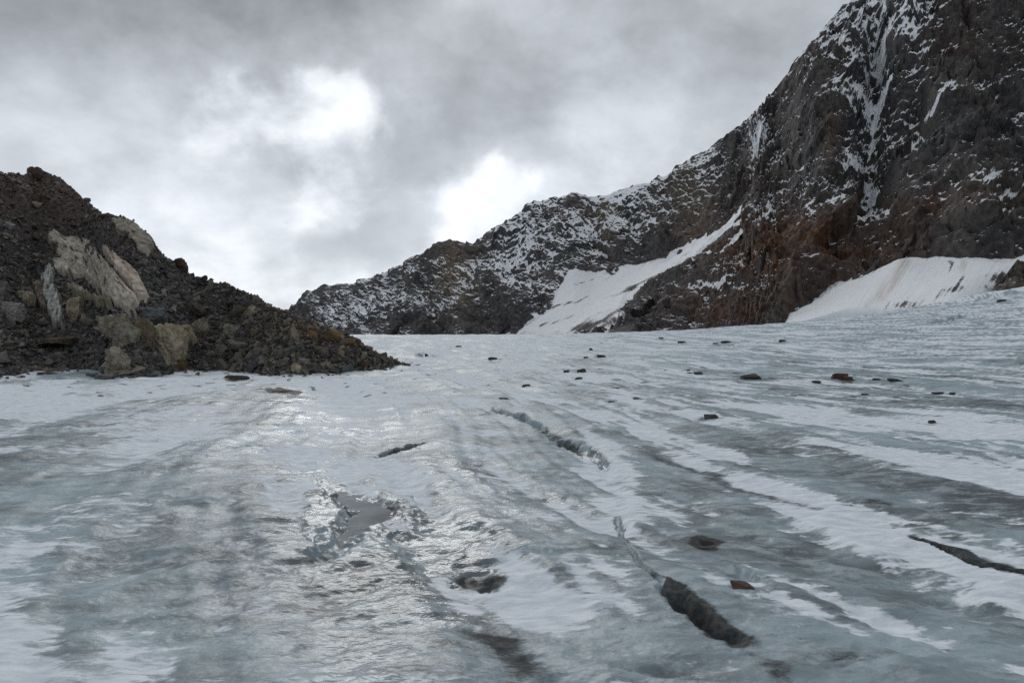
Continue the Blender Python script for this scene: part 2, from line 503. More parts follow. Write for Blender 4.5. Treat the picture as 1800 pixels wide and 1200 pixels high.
WETL = [([(560, 730), (520, 715)], 40, .8), ([(560, 770), (420, 740), (330, 760)], 120, .5), ([(540, 850), (590, 910)], 70, .7),
        ([(690, 950), (760, 960), (600, 1000), (640, 1080), (660, 1200)], 150, .75), ([(790, 940), (810, 1080)], 60, .7), ([(820, 840), (760, 840)], 70, .6),
        ([(930, 890), (1000, 900)], 60, .6), ([(1060, 800), (1040, 790)], 20, .8), ([(740, 760), (640, 720)], 60, .25)]
# grit washed out around every loose rock
for _x, _y, _w in ((1320, 666, 36), (1476, 665, 26), (1490, 665, 16), (1435, 673, 15), (1542, 668, 15), (1573, 669, 26), (1648, 692, 20), (1674, 694, 10), (1521, 694, 14), (1250, 735, 28), (1638, 743, 14), (1303, 1032, 42), (1243, 953, 26), (1237, 964, 20), (1022, 654, 18), (1017, 666, 14), (996, 654, 12), (1057, 627, 17), (1030, 630, 9), (1039, 616, 7), (1198, 602, 15), (1276, 605, 18), (1257, 608, 9), (1162, 595, 9), (866, 631, 18), (806, 607, 12), (750, 619, 7), (1228, 657, 18), (1210, 652, 8), (925, 679, 16), (1075, 707, 12), (422, 667, 34), (404, 664, 16), (270, 659, 32), (186, 667, 32), (163, 661, 18), (82, 658, 26), (4, 658, 22), (499, 690, 40), (1761, 531, 14), (885, 701, 18), (1375, 602, 12)):
    DIRT_SHADE.append(([(_x - _w * 0.5, _y + 1), (_x + _w * 0.6, _y + 1)], max(4.0, _w * 0.38), 0.42))
CREV = [  # polyline, half width px, depth m
    ([(1172, 1056), (1235, 1104), (1290, 1145)], 14, .13), ([(958, 748), (975, 768)], 4, .06), ([(1100, 965), (1120, 1000), (1172, 1052)], 4, .035),
    ([(868, 719), (910, 732), (958, 748)], 5, .22), ([(975, 768), (1020, 782), (1075, 816)], 11, .12),
    ([(662, 794), (700, 788), (738, 784)], 7, .16),
    ([(1600, 940), (1650, 962), (1700, 984), (1800, 1008), (1900, 1040)], 6, .14),
    ([(1640, 566), (1672, 560), (1700, 553)], 5, 1.6),
    ([(1084, 900), (1096, 955), (1110, 975)], 6, .03), ([(805, 1010), (860, 1030)], 26, .05),
    ([(1285, 1018), (1325, 1022)], 26, .07), ([(735, 622), (770, 620)], 4, .5),
    ([(590, 860), (560, 985)], 16, .03),
]
STEP = [  # polyline, height m, reach px  (raised on the left-hand side of travel)
    ([(870, 716), (960, 745), (1010, 770), (1085, 812), (1095, 900), (1100, 960)], -.05, 70),
    ([(490, 790), (545, 850), (610, 905), (560, 985), (560, 1010)], .05, 90),
    ([(1370, 890), (1480, 960), (1620, 1010), (1800, 1080)], -.04, 80),
    ([(1100, 700), (1300, 750), (1450, 800), (1560, 806)], -.05, 60),
    ([(700, 880), (840, 870), (1000, 865), (1060, 900), (1080, 920)], -.025, 60),
]

def glacier(X, Y, spacing=None):
    X = np.asarray(X, np.float32); Y = np.asarray(Y, np.float32)
    r = np.hypot(X, Y)
    if spacing is None: spacing = r * 0.005
    z0 = gbase(X, Y).astype(np.float32)
    Yc = np.maximum(Y, 1.2)
    px = 900 + F * X / Yc; py = HY + F * (CH - z0) / Yc
    ok = (Y > 1.5) & (np.abs(X) < Y * 1.2)
    px = np.where(ok, px, 1e5); py = np.where(ok, py, 1e5)
    # ragged outlines
    hx = fbm2(X * 5, Y * 5, 3, 13, 0.6); hy = fbm2(X * 5 + 31, Y * 5, 3, 17, 0.6)
    wx = fbm2(X * 1.1, Y * 1.1, 3, 11) + 0.35 * hx; wy = fbm2(X * 1.1 + 40, Y * 1.1, 3, 21)
    wpx = px + wx * np.clip(160 / Yc, 4, 34); wpy = py + wy * np.clip(90 / Yc, 1.5, 18)
    # flow bands
    wob = pn2(X / 17, Y / 17, 3) * 1.4 + pn2(X / 6, Y / 9, 4) * 0.35
    s = X + 0.27 * Y + wob; t = Y - 0.27 * X
    b1 = pn2(s * 0.42, t * 0.055, 31); b2 = pn2(s * 1.0, t * 0.11, 33); b3 = pn2(s * 2.3 + 7, t * 0.22, 35)
    und = fbm2(X / 13, Y / 15, 2, 41); mid = fbm2(X / 3.0, Y / 2.4, 3, 45)
    near = sst(1.5, 6, r)
    h = 0.24 * und * sst(4, 18, r) + near * (0.13 * b1 + 0.055 * b2 + 0.034 * b3 + 0.016 * pn2(s * 4.5, t * 0.35, 37) + 0.045 * mid)
    # scalloped melt ripples across the view and finer grain, each octave dropped where the mesh cannot hold it
    ca, sa = math.cos(0.22), math.sin(0.22)
    xr = X * ca + Y * sa; yr = -X * sa + Y * ca
    rip = 0
    rmask = 0.45 + 0.75 * sst(-0.25, 0.35, fbm2(X * 0.6, Y * 0.6, 2, 61))
    for i, (lam, amp) in enumerate(((1.5, .055), (0.7, .042), (0.33, .026), (0.16, .014), (0.085, .006))):
        lod = sst(0.55, 0.25, spacing / lam)
        if not np.any(lod > 0): continue
        wv = pn2(xr / lam * 0.35, yr / lam * 0.6, 70 + i) * 0.9
        n = pn2(xr / lam * 0.6 + wv, yr / lam + wv, 80 + i)
        n = 0.5 * n + 0.5 * (0.55 - np.abs(n) * 1.6)
        rip = rip + amp * n * lod
    h = h + rip * rmask * (1.2 + 0.15 * sst(3, -1, X) * sst(25, 10, r))
    # far roughness: hummocks that read as dark and bright dashes
    hum = fbm2(X * 0.55, Y * 0.42, 3, 95)
    h = h + 0.10 * hum * sst(16, 45, r)
    feather = 0.5 * fbm2(xr * 1.3, yr * 2.6, 4, 63, 0.62) + 0.5 * fbm2(xr * 4.5, yr * 8.0, 3, 67, 0.6) * sst(30, 8, r)
    snow = 0.43 - 0.50 * b1 - 0.34 * b2 + 0.40 * mid + lerp(0.55, 0.30, sst(-3, 3, X)) * fbm2(X * 0.55, Y * 0.75, 3, 51) - rip * 4.5 + 0.62 * feather - 0.50 * b3 * sst(-6, 2, X) - 0.48 * pn2(s * 4.5, t * 0.35, 37) * sst(-6, 2, X)
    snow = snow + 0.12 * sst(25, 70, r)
    dirt = 0.05 + 0.16 * fbm2(s * 0.5, t * 0.1, 3, 55)
    dash = pn2(s * 1.7 + 3, t * 0.9, 39)
    dirt = dirt + 0.55 * sst(0.42, 0.62, dash) * sst(12, 26, r)  # dark dashes: cryoconite, plus shaded hummock sides painted into the ice colour
    wet = 0.08 + 0.45 * fbm2(X * 0.5, Y * 0.5, 2, 57)
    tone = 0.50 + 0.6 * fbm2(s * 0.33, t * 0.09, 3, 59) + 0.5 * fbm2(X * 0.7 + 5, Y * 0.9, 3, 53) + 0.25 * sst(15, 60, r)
    def region(pts, w):
        xs = [p[0] for p in pts]; ys = [p[1] for p in pts]
        m = 2.4 * w + 40
        return (px > min(xs) - m) & (px < max(xs) + m) & (py > min(ys) - m) & (py < max(ys) + m)
    for lst, tgt in ((SNOW, 's'), (DIRT_SHADE, 'd'), (WETL, 'w')):
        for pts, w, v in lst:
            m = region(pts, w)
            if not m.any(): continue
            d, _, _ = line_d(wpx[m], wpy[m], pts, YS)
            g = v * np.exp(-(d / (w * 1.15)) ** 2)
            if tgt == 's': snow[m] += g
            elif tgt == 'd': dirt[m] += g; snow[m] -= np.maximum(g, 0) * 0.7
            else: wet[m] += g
    for pts, hh, reach in STEP:
        m = region(pts, reach)
        if not m.any(): continue
        d, sg, tt = line_d(wpx[m], wpy[m], pts, YS)
        edge = sst(0, 0.12, tt) * sst(1, 0.88, tt)
        prof = 0.5 * np.tanh(sg * d / (reach * 0.28)) * np.exp(-(d / reach) ** 2)
        h[m] += 2 * hh * prof * edge
    for pts, w, dep in CREV:
        m = region(pts, w)
        if not m.any(): continue
        d, _, tt = line_d(px[m] + (wx[m] + 0.75 * hx[m]) * w * 1.3, py[m] + (wy[m] + 0.75 * hy[m]) * w * 0.7, pts, YS)
        edge = 0.25 + 0.75 * sst(0, 0.15, tt) * sst(1, 0.85, tt)
        g = sst(1.5, 0.25, d / w) * edge
        h[m] -= dep * g
        dirt[m] += 0.25 * g * (w > 6); snow[m] -= 0.8 * g; tone[m] += 0.1 * g
    lump = fbm2(xr * 2.6, yr * 4.2, 3, 69, 0.6) * 0.5 + 0.5 * (0.5 - np.abs(fbm2(xr * 1.5, yr * 3.0, 3, 73, 0.6)) * 2.2)
    h = h + 0.042 * np.clip(wet, 0, 1) * lump * sst(30, 12, r)
    snow = snow + 0.30 * lump * np.clip(wet, 0, 1)
    z = z0 + h
    for P, lev in zip(POOLS, pool_level):
        xs = [p[0] for p in P]; ys = [p[1] for p in P]
        m = (px > min(xs) - 120) & (px < max(xs) + 120) & (py > min(ys) - 90) & (py < max(ys) + 90)
        if not m.any(): continue
        sd = poly_sd(px[m] + wx[m] * 16 + hx[m] * 34, py[m] + wy[m] * 9 + hy[m] * 18, P) - 4
        w = sst(-80, -4, sd)
        target = lev + np.clip(-sd, -10, 30) * 0.003
        z[m] = z[m] * (1 - w) + (target + (z[m] - z0[m]) * 0.15) * w
        snow[m] -= sst(-6, 4, sd) * 0.8
    return z, np.clip(snow, -0.6, 1.3), np.clip(dirt, 0, 1.3), np.clip(wet, 0, 1), np.clip(tone, 0, 1)

for P in POOLS:
    G_ = np.array([ground_pt(x, y) for x, y in P])
    pool_level.append(float(glacier(G_[:, 0], G_[:, 1])[0].mean()) - 0.02)

def build_glacier():
    half = math.radians(39)
    dense = np.linspace(-half, half, 760)
    rest = np.linspace(half, 2 * math.pi - half, 72)[1:-1]
    ang = np.concatenate([dense, rest])
    rr = [0.4, 0.8, 1.2, 1.6, 2.0]
    x = 2.3
    while x < 30: rr.append(x); x *= 1.0050
    while x < 200: rr.append(x); x *= 1.0072
    while x < 6000: rr.append(x); x *= 1.12
    rr = np.array(rr)
    A, R = np.meshgrid(ang, rr)
    X = (np.sin(A) * R).ravel(); Y = (np.cos(A) * R).ravel()
    z, snow, dirt, wet, tone = glacier(X, Y)
    nr, nc = R.shape
    f = grid_faces(nr, nc, wrap=True, flip=False)
    V = np.stack([X, Y, z], 1)
    # cap the little hole under the camera
    me = mesh_from('glacier', V, f[:, ::-1], True, MG)
    for n_, a in (('snow', snow), ('dirt', dirt), ('wet', wet), ('tone', tone)): add_attr(me, n_, a)
    return link('glacier', me, kind='structure')
GL = build_glacier()

def ice_z(X, Y):
    return float(glacier(np.array([X]), np.array([Y]))[0][0])

def build_pool(P, lev):
    xs = np.arange(min(p[0] for p in P) - 16, max(p[0] for p in P) + 17, 3.0)
    ys = np.arange(min(p[1] for p in P) - 12, max(p[1] for p in P) + 13, 3.0)
    PX, PY = np.meshgrid(xs, ys)
    D = (CH - lev) * F / (PY - HY)
    X = (PX - 900) / F * D
    sd = poly_sd(PX, PY, P)
    V = np.stack([X.ravel(), D.ravel(), np.full(X.size, lev)], 1)
    f = grid_faces(*PX.shape, flip=True)
    keep = (sd.ravel()[f] > -15).all(1)
    used = np.unique(f[keep]); mp = np.full(len(V), -1); mp[used] = np.arange(len(used))
    me = mesh_from('meltwater', V[used], mp[f[keep]], True, MW)
    return link('meltwater', me, kind='structure')
for P, lev in zip(POOLS, pool_level): build_pool(P, lev)

# ------------------------------------------------------------------ mountain
SIL = np.array([(380, 590), (440, 568), (505, 540), (540, 512), (575, 500), (620, 497), (660, 484), (700, 470), (735, 450), (760, 432), (790, 420), (830, 428), (858, 412), (880, 395), (905, 378),
                (930, 360), (985, 348), (1010, 340), (1040, 352), (1065, 343), (1090, 335), (1130, 325), (1170, 310), (1200, 290), (1250, 255), (1310, 210), (1345, 182), (1370, 150), (1390, 122),
                (1420, 85), (1440, 65), (1470, 28), (1500, -2), (1560, -55), (1640, -110), (1750, -180), (1900, -230), (2200, -300)], float)
D0T = np.array([(380, 760), (505, 720), (700, 610), (900, 520), (1050, 450), (1200, 400), (1350, 350), (1500, 310), (1650, 270), (1800, 235), (2200, 190)], float)
D1T = np.array([(380, 900), (505, 880), (700, 800), (900, 740), (1050, 690), (1200, 640), (1350, 570), (1500, 540), (1650, 520), (1800, 500), (2200, 480)], float)
XLINE = np.array([(-300, 1560), (60, 1440), (180, 1350), (300, 1335), (370, 1308), (430, 1262), (500, 1150), (580, 1050), (620, 1020)], float)
SF1 = [(1314, 362), (1296, 396), (1268, 424), (1225, 452), (1180, 482), (1140, 505), (1110, 528), (1085, 552), (1045, 572), (1000, 600), (895, 600), (905, 582), (950, 553), (968, 545), (975, 505), (1000, 476), (1035, 471), (1075, 478), (1110, 462), (1150, 458), (1200, 440), (1240, 420), (1270, 400), (1300, 375)]
SF2 = [(1360, 600), (1385, 552), (1425, 532), (1462, 508), (1500, 493), (1540, 476), (1578, 460), (1610, 452), (1650, 449), (1700, 455), (1740, 460), (1775, 456), (1830, 444), (1830, 462), (1790, 490), (1752, 515), (1720, 545), (1700, 600)]
SF3 = [(1060, 582), (1100, 566), (1150, 556), (1130, 575), (1090, 600), (1050, 600)]

def mt_depth(px, py):
    v = np.clip((610 - py) / (610 - np.interp(px, SIL[:, 0], SIL[:, 1])), 0, 1)
    D0 = np.interp(px, D0T[:, 0], D0T[:, 1]); D1 = np.interp(px, D1T[:, 0], D1T[:, 1])
    D = D0 + (D1 - D0) * v ** 1.1
    xl = np.interp(py, XLINE[:, 0], XLINE[:, 1])
    k = px - xl; fade = sst(0, 70, py - np.interp(px, SIL[:, 0], SIL[:, 1]))
    D = D - fade * 27 * np.tanh(k / 42.0) * np.exp(-np.clip(np.abs(k) - 60, 0, None) / 260)
    # snow cone leaning out at the foot of the right wall
    sd = poly_sd(px, py, SF2)
    D = D - 26 * sst(-30, 60, sd) * sst(440, 560, py)
    # cliff band above the hanging snowfield
    cl, sg, _ = line_d(px.astype(np.float32), py.astype(np.float32), [(985, 480), (1060, 450), (1150, 430), (1240, 400), (1300, 340)])
    D = D - 12 * np.exp(-(cl / 24) ** 2)
    # buttresses (centre px, spread, how far they stand out)
    for (cx, cy, sx, sy, a) in ((1450, 250, 38, 100, 34), (1690, 260, 80, 190, 26), (1590, 90, 26, 90, 16), (1535, 190, 24, 170, -34), (1610, 200, 30, 40, -14), (1650, 150, 30, 60, 14), (1560, 440, 60, 60, 18), (1600, 320, 34, 60, 20),
                                (1380, 470, 70, 60, 16), (1500, 330, 40, 30, -14), (1440, 60, 20, 60, 12), (1760, 120, 40, 120, -18), (1740, 380, 60, 40, 16),
                                (1230, 380, 50, 60, 8), (880, 520, 55, 60, 24), (800, 500, 45, 70, 14), (700, 520, 60, 50, -12), (1000, 400, 30, 60, 14), (1080, 420, 50, 60, -12), (1370, 300, 25, 80, -14)):
        D = D - a * np.exp(-((px - cx) / sx) ** 2 - ((py - cy) / sy) ** 2)
    return D

def mt_point(px, py):
    D = mt_depth(px, py)
    return np.stack([(px - 900) / F * D, D, CH + (HY - py) / F * D], -1)

MT_N = np.array([-0.28, -0.72, 0.60]); MT_N /= np.linalg.norm(MT_N)

def saw(v, up=0.68):
    f = v - np.floor(v)
    return np.where(f < up, f / up, (1 - f) / (1 - up))

def facets(a, b, seed):
    """angular rock faces: cells with their own tilt and stand-off"""
    ia = np.floor(a); ib = np.floor(b)
    best = np.full(a.shape, 1e9, np.float32); res = np.zeros(a.shape, np.float32)
    rg = np.random.default_rng(seed); tab = rg.uniform(-1, 1, (256, 5)).astype(np.float32)
    for da in (-1, 0, 1):
        for db in (-1, 0, 1):
            ca = ia + da; cb = ib + db
            h = PERM[(PERM[(ca.astype(np.int32) + seed) & 255] + cb.astype(np.int32)) & 255]
            t = tab[h]
            qa = a - (ca + 0.5 + 0.45 * t[..., 0]); qb = b - (cb + 0.5 + 0.45 * t[..., 1])
            d = qa * qa + qb * qb
            m = d < best
            best = np.where(m, d, best)
            res = np.where(m, t[..., 2] * 0.9 * qa + t[..., 3] * 0.9 * qb + 0.45 * t[..., 4], res)
    return res

def mt_disp(P, px, py):
    x, y, z = [P[..., i].astype(np.float32) for i in range(3)]
    wx = fbm3(x / 40, y / 40, z / 40, 3, 101) * 14; wz = fbm3(x / 40 + 9, y / 40, z / 40, 3, 105) * 14
    xx, zz = x + wx, z + wz
    right = sst(1250, 1380, px)
    # big ribs: steep, leaning
    lean = lerp(0.55, -0.35, right)
    d = lerp(12, 14, right) * (ridged3((xx + lean * zz) / 55, y / 90, zz / 130, 5, 111) - 0.45)
    d = d + lerp(6, 9, right) * (ridged3((xx + lean * zz) / 21, y / 45, zz / 48, 4, 121) - 0.45)
    k_ = lerp(0.45, 1.0, right)
    d = d + k_ * 11 * facets((xx + lean * zz) / 38, (zz - 0.3 * xx) / 46, 3) + k_ * 5.0 * facets((xx + lean * zz) / 14, (zz + 0.4 * xx) / 19, 5) + 1.6 * facets((xx - 0.5 * zz) / 5.5, (zz + 0.5 * xx) / 7.5, 9)
    # ledges along the rock's own banding
    sL = 0.66 * xx + 0.75 * zz; sR = -0.52 * xx + 0.85 * zz
    sd_ = lerp(sL, sR, right) + 0.15 * y
    n1 = fbm3(x / 16, y / 16, z / 16, 3, 131) * 1.3
    d = d + lerp(3.2, 4.6, right) * saw(sd_ / 15 + n1) * (0.6 + 0.8 * pn3(x / 30, y / 30, z / 30, 135))
    n2 = fbm3(x / 7, y / 7, z / 7, 3, 141) * 1.2
    d = d + 1.9 * saw(sd_ / 5.6 + n2) * (0.7 + 0.7 * pn3(x / 18, y / 18, z / 18, 145))
    sH = zz + 0.25 * xx
    d = d + 1.5 * saw(sH / 8 + n2 * 1.2)
    d = d + lerp(0.7, 0.6, right) * fbm3(x / 4.5, y / 4.5, z / 4.5, 3, 151, 0.62) + lerp(1.3, 1.2, right) * (ridged3(x / 11, y / 11, z / 13, 3, 155) - 0.4)
    d = d + right * (1.6 * saw((sR * 0.5 + 0.9 * zz) / 9.5 + n1 * 0.8, 0.78) + 1.8 * (0.4 - np.abs(pn3((x + 0.4 * z) / 9, y / 8, z / 12, 157))) + 0.8 * (0.4 - np.abs(pn3((x - 0.5 * z) / 3.6, y / 3.6, z / 5, 158))))
    ins = np.maximum(np.maximum(sst(-8, 14, poly_sd(px, py, SF1)), sst(-6, 12, poly_sd(px, py, SF2))), sst(-4, 6, poly_sd(px, py, SF3)))
    top = sst(26, 2, py - np.interp(px, SIL[:, 0], SIL[:, 1]))
    return d * (1 - 0.93 * ins) * (1 - 0.55 * top) - 1.2 * ins

MT_SNOW = [  # px centre, spread, weight: how much new snow lies where
    (1555, 20, 70, 60, .6), (1610, 90, 22, 60, .7), (1510, 190, 36, 75, .75), (1540, 120, 26, 100, .35), (1480, 80, 60, 70, .35), (1700, 10, 60, 20, .35),
    (1330, 245, 22, 45, .6), (1420, 120, 30, 60, .25), (1520, 300, 40, 22, .5), (1535, 340, 12, 30, .55), (1600, 215, 40, 30, .25), (1660, 190, 60, 40, .1),
    (1240, 300, 50, 40, .5), (1180, 340, 50, 40, .4), (1090, 380, 60, 45, .6), (1120, 350, 40, 30, .4), (1040, 410, 60, 50, .5), (960, 400, 40, 50, .5), (930, 460, 50, 50, .6), (900, 440, 30, 40, .4),
    (860, 470, 40, 50, .4), (800, 490, 30, 40, .25), (620, 550, 50, 22, .65), (660, 540, 40, 20, .5), (700, 520, 50, 18, .35), (600, 510, 40, 12, .3), (720, 480, 40, 20, .3), (770, 540, 30, 20, .35),
    (940, 520, 30, 40, .3), (1340, 380, 22, 22, .5), (1330, 460, 40, 20, .5), (1290, 500, 40, 7, .6), (1420, 310, 70, 50, .28), (1440, 360, 60, 30, .2), (1560, 400, 60, 30, .15), (1700, 330, 60, 40, .12),
    (1190, 560, 40, 12, .4), (1400, 550, 30, 12, .3), (1560, 370, 40, 25, .2), (1790, 200, 40, 60, .1), (1770, 330, 40, 30, .12),
    (1450, 250, 28, 60, -.4), (1570, 330, 14, 60, -.3), (1000, 350, 25, 25, -.25), (880, 540, 50, 40, -.5), (1120, 440, 110, 22, -.5), (1230, 400, 60, 40, -.35), (1450, 480, 120, 60, -.3), (1300, 545, 90, 30, -.35),
    (1660, 120, 60, 70, -.2), (1720, 260, 100, 100, -.12), (580, 570, 60, 8, -.3), (760, 570, 90, 12, -.5), (1420, 430, 90, 40, -.2), (1300, 330, 20, 40, -.3), (560, 505, 70, 8, -.3), (780, 440, 60, 14, -.25), (1700, 420, 100, 40, -.3)]

def build_mountain():
    u = np.linspace(400, 2120, 1010)
    nv = 385
    vv = np.linspace(0, 1, nv)
    PX = np.repeat(u[None, :], nv, 0)
    sil = np.interp(PX, SIL[:, 0], SIL[:, 1])
    sil = sil + fbm2(PX / 30, PX * 0, 3, 161) * 6
    PY = 625 + (sil - 625) * vv[:, None]
    P = mt_point(PX, PY)
    d = mt_disp(P, PX, PY)
    Q = P + d[..., None] * MT_N
    # slope and hollows, for where new snow stays
    du = np.gradient(Q, axis=1); dv = np.gradient(Q, axis=0)
    n = np.cross(du, dv); n /= np.linalg.norm(n, axis=-1)[..., None] + 1e-9
    nz = n[..., 2]
    def blur(a, k):
        for ax in (0, 1):
            c = np.cumsum(np.pad(a, [(k + 1, k) if i == ax else (0, 0) for i in (0, 1)], mode='edge'), axis=ax)
            s = [slice(None), slice(None)]; e = [slice(None), slice(None)]
            s[ax] = slice(2 * k + 1, None); e[ax] = slice(0, -(2 * k + 1))
            a = (c[tuple(s)] - c[tuple(e)]) / (2 * k + 1)
        return a
    hollow = np.clip((blur(d, 5) - d) / 2.2, -1, 1)
    m = np.full(PX.shape, 0.02)
    for cx, cy, sx, sy, w in MT_SNOW:
        m = m + w * np.exp(-((PX - cx) / (sx * 1.15)) ** 2 - ((PY - cy) / (sy * 1.15)) ** 2)
    x, y, z = [P[..., i].astype(np.float32) for i in range(3)]
    patch = fbm3(x / 26, y / 26, z / 26, 4, 171)
    bz = blur(nz, 16)
    snow = 0.5 + 1.15 * (nz - bz) + 0.45 * (nz - 0.62) + 0.22 * hollow + 0.95 * m + 0.85 * patch - 0.40 + 0.04 * sst(1250, 1400, PX)
    # couloir threads filled with snow
    for pts, w in (([(1560, 60), (1545, 130), (1565, 165), (1545, 200), (1535, 255)], 4), ([(1482, 285), (1525, 298), (1540, 315), (1530, 350), (1512, 378)], 5), ([(1680, 145), (1640, 185), (1605, 225)], 4),
                   ([(1345, 225), (1325, 280)], 6), ([(1350, 355), (1360, 400)], 4), ([(1210, 501), (1270, 505), (1300, 497)], 4)):
        dd, _, _ = line_d(PX.astype(np.float32) + patch * 14, PY.astype(np.float32), pts)
        snow = snow + 0.75 * np.exp(-(dd / (w * 1.2)) ** 2)
    # rock colour: dark gneiss, rusty belts, a few ochre stains
    r1 = fbm3(x / 45, y / 45, z / 60, 4, 181); r2 = fbm3(x / 12, y / 12, z / 18, 4, 185)
    c = np.zeros(PX.shape + (3,))
    c[:] = (0.082, 0.079, 0.081)
    def tint(mask, colr):
        nonlocal c
        k = np.clip(mask, 0, 1)[..., None]; c = c * (1 - k) + np.array(colr) * k
    tint(sst(-0.1, 0.5, r1) * 0.7, (0.15, 0.13, 0.112))
    tint(sst(0.0, 0.45, r2) * 0.6, (0.045, 0.045, 0.050)); tint(sst(0.05, 0.5, -r2) * 0.5, (0.17, 0.155, 0.14))
    G = lambda cx, cy, sx, sy: np.exp(-((PX - cx) / sx) ** 2 - ((PY - cy) / sy) ** 2)
    rust = G(1350, 440, 110, 70) + G(1500, 430, 140, 55) + G(1300, 540, 110, 35) + 0.6 * G(1650, 360, 120, 30) + 0.4 * G(1680, 60, 60, 60)
    tint(rust * (0.55 + 0.9 * r2), (0.15, 0.080, 0.044))
    tint((G(800, 480, 26, 60) + 0.8 * G(1070, 370, 16, 60) + 0.6 * G(1215, 340, 40, 50)) * (0.75 + 0.8 * r2), (0.20, 0.155, 0.095))
    tint((G(1462, 240, 20, 50) + 0.6 * G(1320, 300, 22, 40) + .7 * G(1210, 410, 30, 22) + 0.5 * G(1700, 370, 50, 20)) * (0.6 + 0.9 * r2), (0.155, 0.115, 0.085))
    tint((G(1560, 420, 60, 40) + G(1700, 420, 60, 30)) * (0.2 + 0.6 * r1), (0.06, 0.075, 0.078))
    tint(sst(1715, 1745, PX) * sst(470, 500, PY - 0.4 * (1800 - PX)), (0.17, 0.15, 0.13))
    c = c * (1 - 0.16 * sst(1250, 1400, PX))[..., None]      # the right wall is a darker rock
    # far side of the ridge
    back = []
    for k in range(1, 9):
        B = Q[-1] + np.array([0.15, 1.0, -0.75]) * (k ** 1.7 * 5.0)
        B[:, 2] += fbm2(B[:, 0] / 20, B[:, 1] / 20, 2, 191) * 3
        back.append(B)
    Qa = np.concatenate([Q, np.array(back)], 0)
    nb = len(back)
    snow = np.concatenate([snow, np.repeat(snow[-1:], nb, 0)], 0); c = np.concatenate([c, np.repeat(c[-1:], nb, 0)], 0)
    me = mesh_from('mountain', Qa.reshape(-1, 3), grid_faces(*Qa.shape[:2]), True, MM)
    add_attr(me, 'snow', np.clip(snow, -0.5, 1.2).ravel()); add_attr(me, 'rock', c.reshape(-1, 3))
    return link('mountain', me, kind='structure')
build_mountain()

def build_snowfield(poly, slide, tan_blobs=()):
    xs = np.arange(min(p[0] for p in poly) - 20, max(p[0] for p in poly) + 20, 1.6)
    ys = np.arange(min(p[1] for p in poly) - 20, max(p[1] for p in poly) + 12, 1.6)
    PX, PY = np.meshgrid(xs, ys)
    P = mt_point(PX, PY)
    x, y, z = [P[..., i].astype(np.float32) for i in range(3)]
    rag = fbm3(x / 14, y / 14, z / 14, 4, 201, 0.6) * 15
    sd = poly_sd(PX, PY, poly) + rag
    off = np.clip(sd, -14, 8) * 0.30 + 0.6
    off = off + fbm3(x / 22, y / 22, z / 22, 3, 205) * 1.4 + fbm3(x / 5, y / 5, z / 5, 3, 208) * 0.35
    Q = P + off[..., None] * MT_N
    a = math.atan2(-slide[1], slide[0])
    al = PX * math.cos(a) - PY * math.sin(a); ac = PX * math.sin(a) + PY * math.cos(a)
    st = fbm2(al / 90, ac / 5.0, 4, 211); st2 = fbm2(al / 45, ac / 2.6, 3, 215); big = fbm2(PX / 50, PY / 30, 3, 221)
    Q = Q + ((0.5 if poly is SF1 else 0.14) * st + 0.10 * st2)[..., None] * MT_N
    edge = sst(26, 0, sd)
    low = sst(500, 585, PY) if poly is SF1 else sst(520, 560, PY) * sst(1480, 1560, PX)
    dirt = (0.05 if poly is SF1 else 0.10) + 0.55 * st + 0.30 * st2 + 0.25 * big + 0.22 * edge + 0.16 * low
    tan = np.zeros(PX.shape)
    for (pts, w, v) in tan_blobs:
        dd, _, _ = line_d((PX + st * 12).astype(np.float32), PY.astype(np.float32), pts)
        tan = np.maximum(tan, v * np.exp(-(dd / w) ** 2) * (0.7 + 0.9 * st2))
    if poly is SF1:
        for pts, w in (([(1000, 512), (1060, 490)], 2.2), ([(1005, 508), (1045, 496)], 1.6), ([(975, 545), (1040, 525)], 3.5), ([(1035, 540), (1090, 520), (1180, 478)], 4), ([(950, 575), (1010, 560)], 6), ([(1080, 560), (1010, 585)], 6)):
            dd, _, _ = line_d((PX + rag * 0.5).astype(np.float32), (PY + rag * 0.4).astype(np.float32), pts)
            dirt = dirt + 0.42 * np.exp(-(dd / (0.7 * w)) ** 2)
    else:
        for pts, w in (([(1668, 470), (1670, 490)], 5), ([(1690, 500), (1678, 525)], 8), ([(1560, 548), (1640, 530), (1720, 515), (1770, 490)], 9)):
            dd, _, _ = line_d((PX + rag * 0.7).astype(np.float32), (PY + rag * 0.5).astype(np.float32), pts)
            dirt = dirt + 0.60 * np.exp(-(dd / w) ** 2) * (0.6 + big)
    f = grid_faces(*PX.shape, flip=True)
    keep = (sd.ravel()[f] > -13).all(1)
    used = np.unique(f[keep]); mp = np.full(PX.size, -1); mp[used] = np.arange(len(used))
    me = mesh_from('snowfield', Q.reshape(-1, 3)[used], mp[f[keep]], True, MS)
    add_attr(me, 'dirt', np.clip(dirt, 0, 1).ravel()[used]); add_attr(me, 'tan', np.clip(tan, 0, 0.8).ravel()[used])
    return link('snowfield', me, kind='structure')
build_snowfield(SF1, (1.0, -0.62)).__setitem__('label', 'streaked snowfield hanging in the gully below the grey ridge')
build_snowfield(SF2, (0.62, -1.0), (([(1590, 470), (1570, 500), (1545, 530)], 9, .9), ([(1575, 500), (1520, 545)], 5, .6), ([(1692, 470), (1690, 485)], 6, .7))).__setitem__('label', 'white snow cone leaning against the foot of the right rock wall')

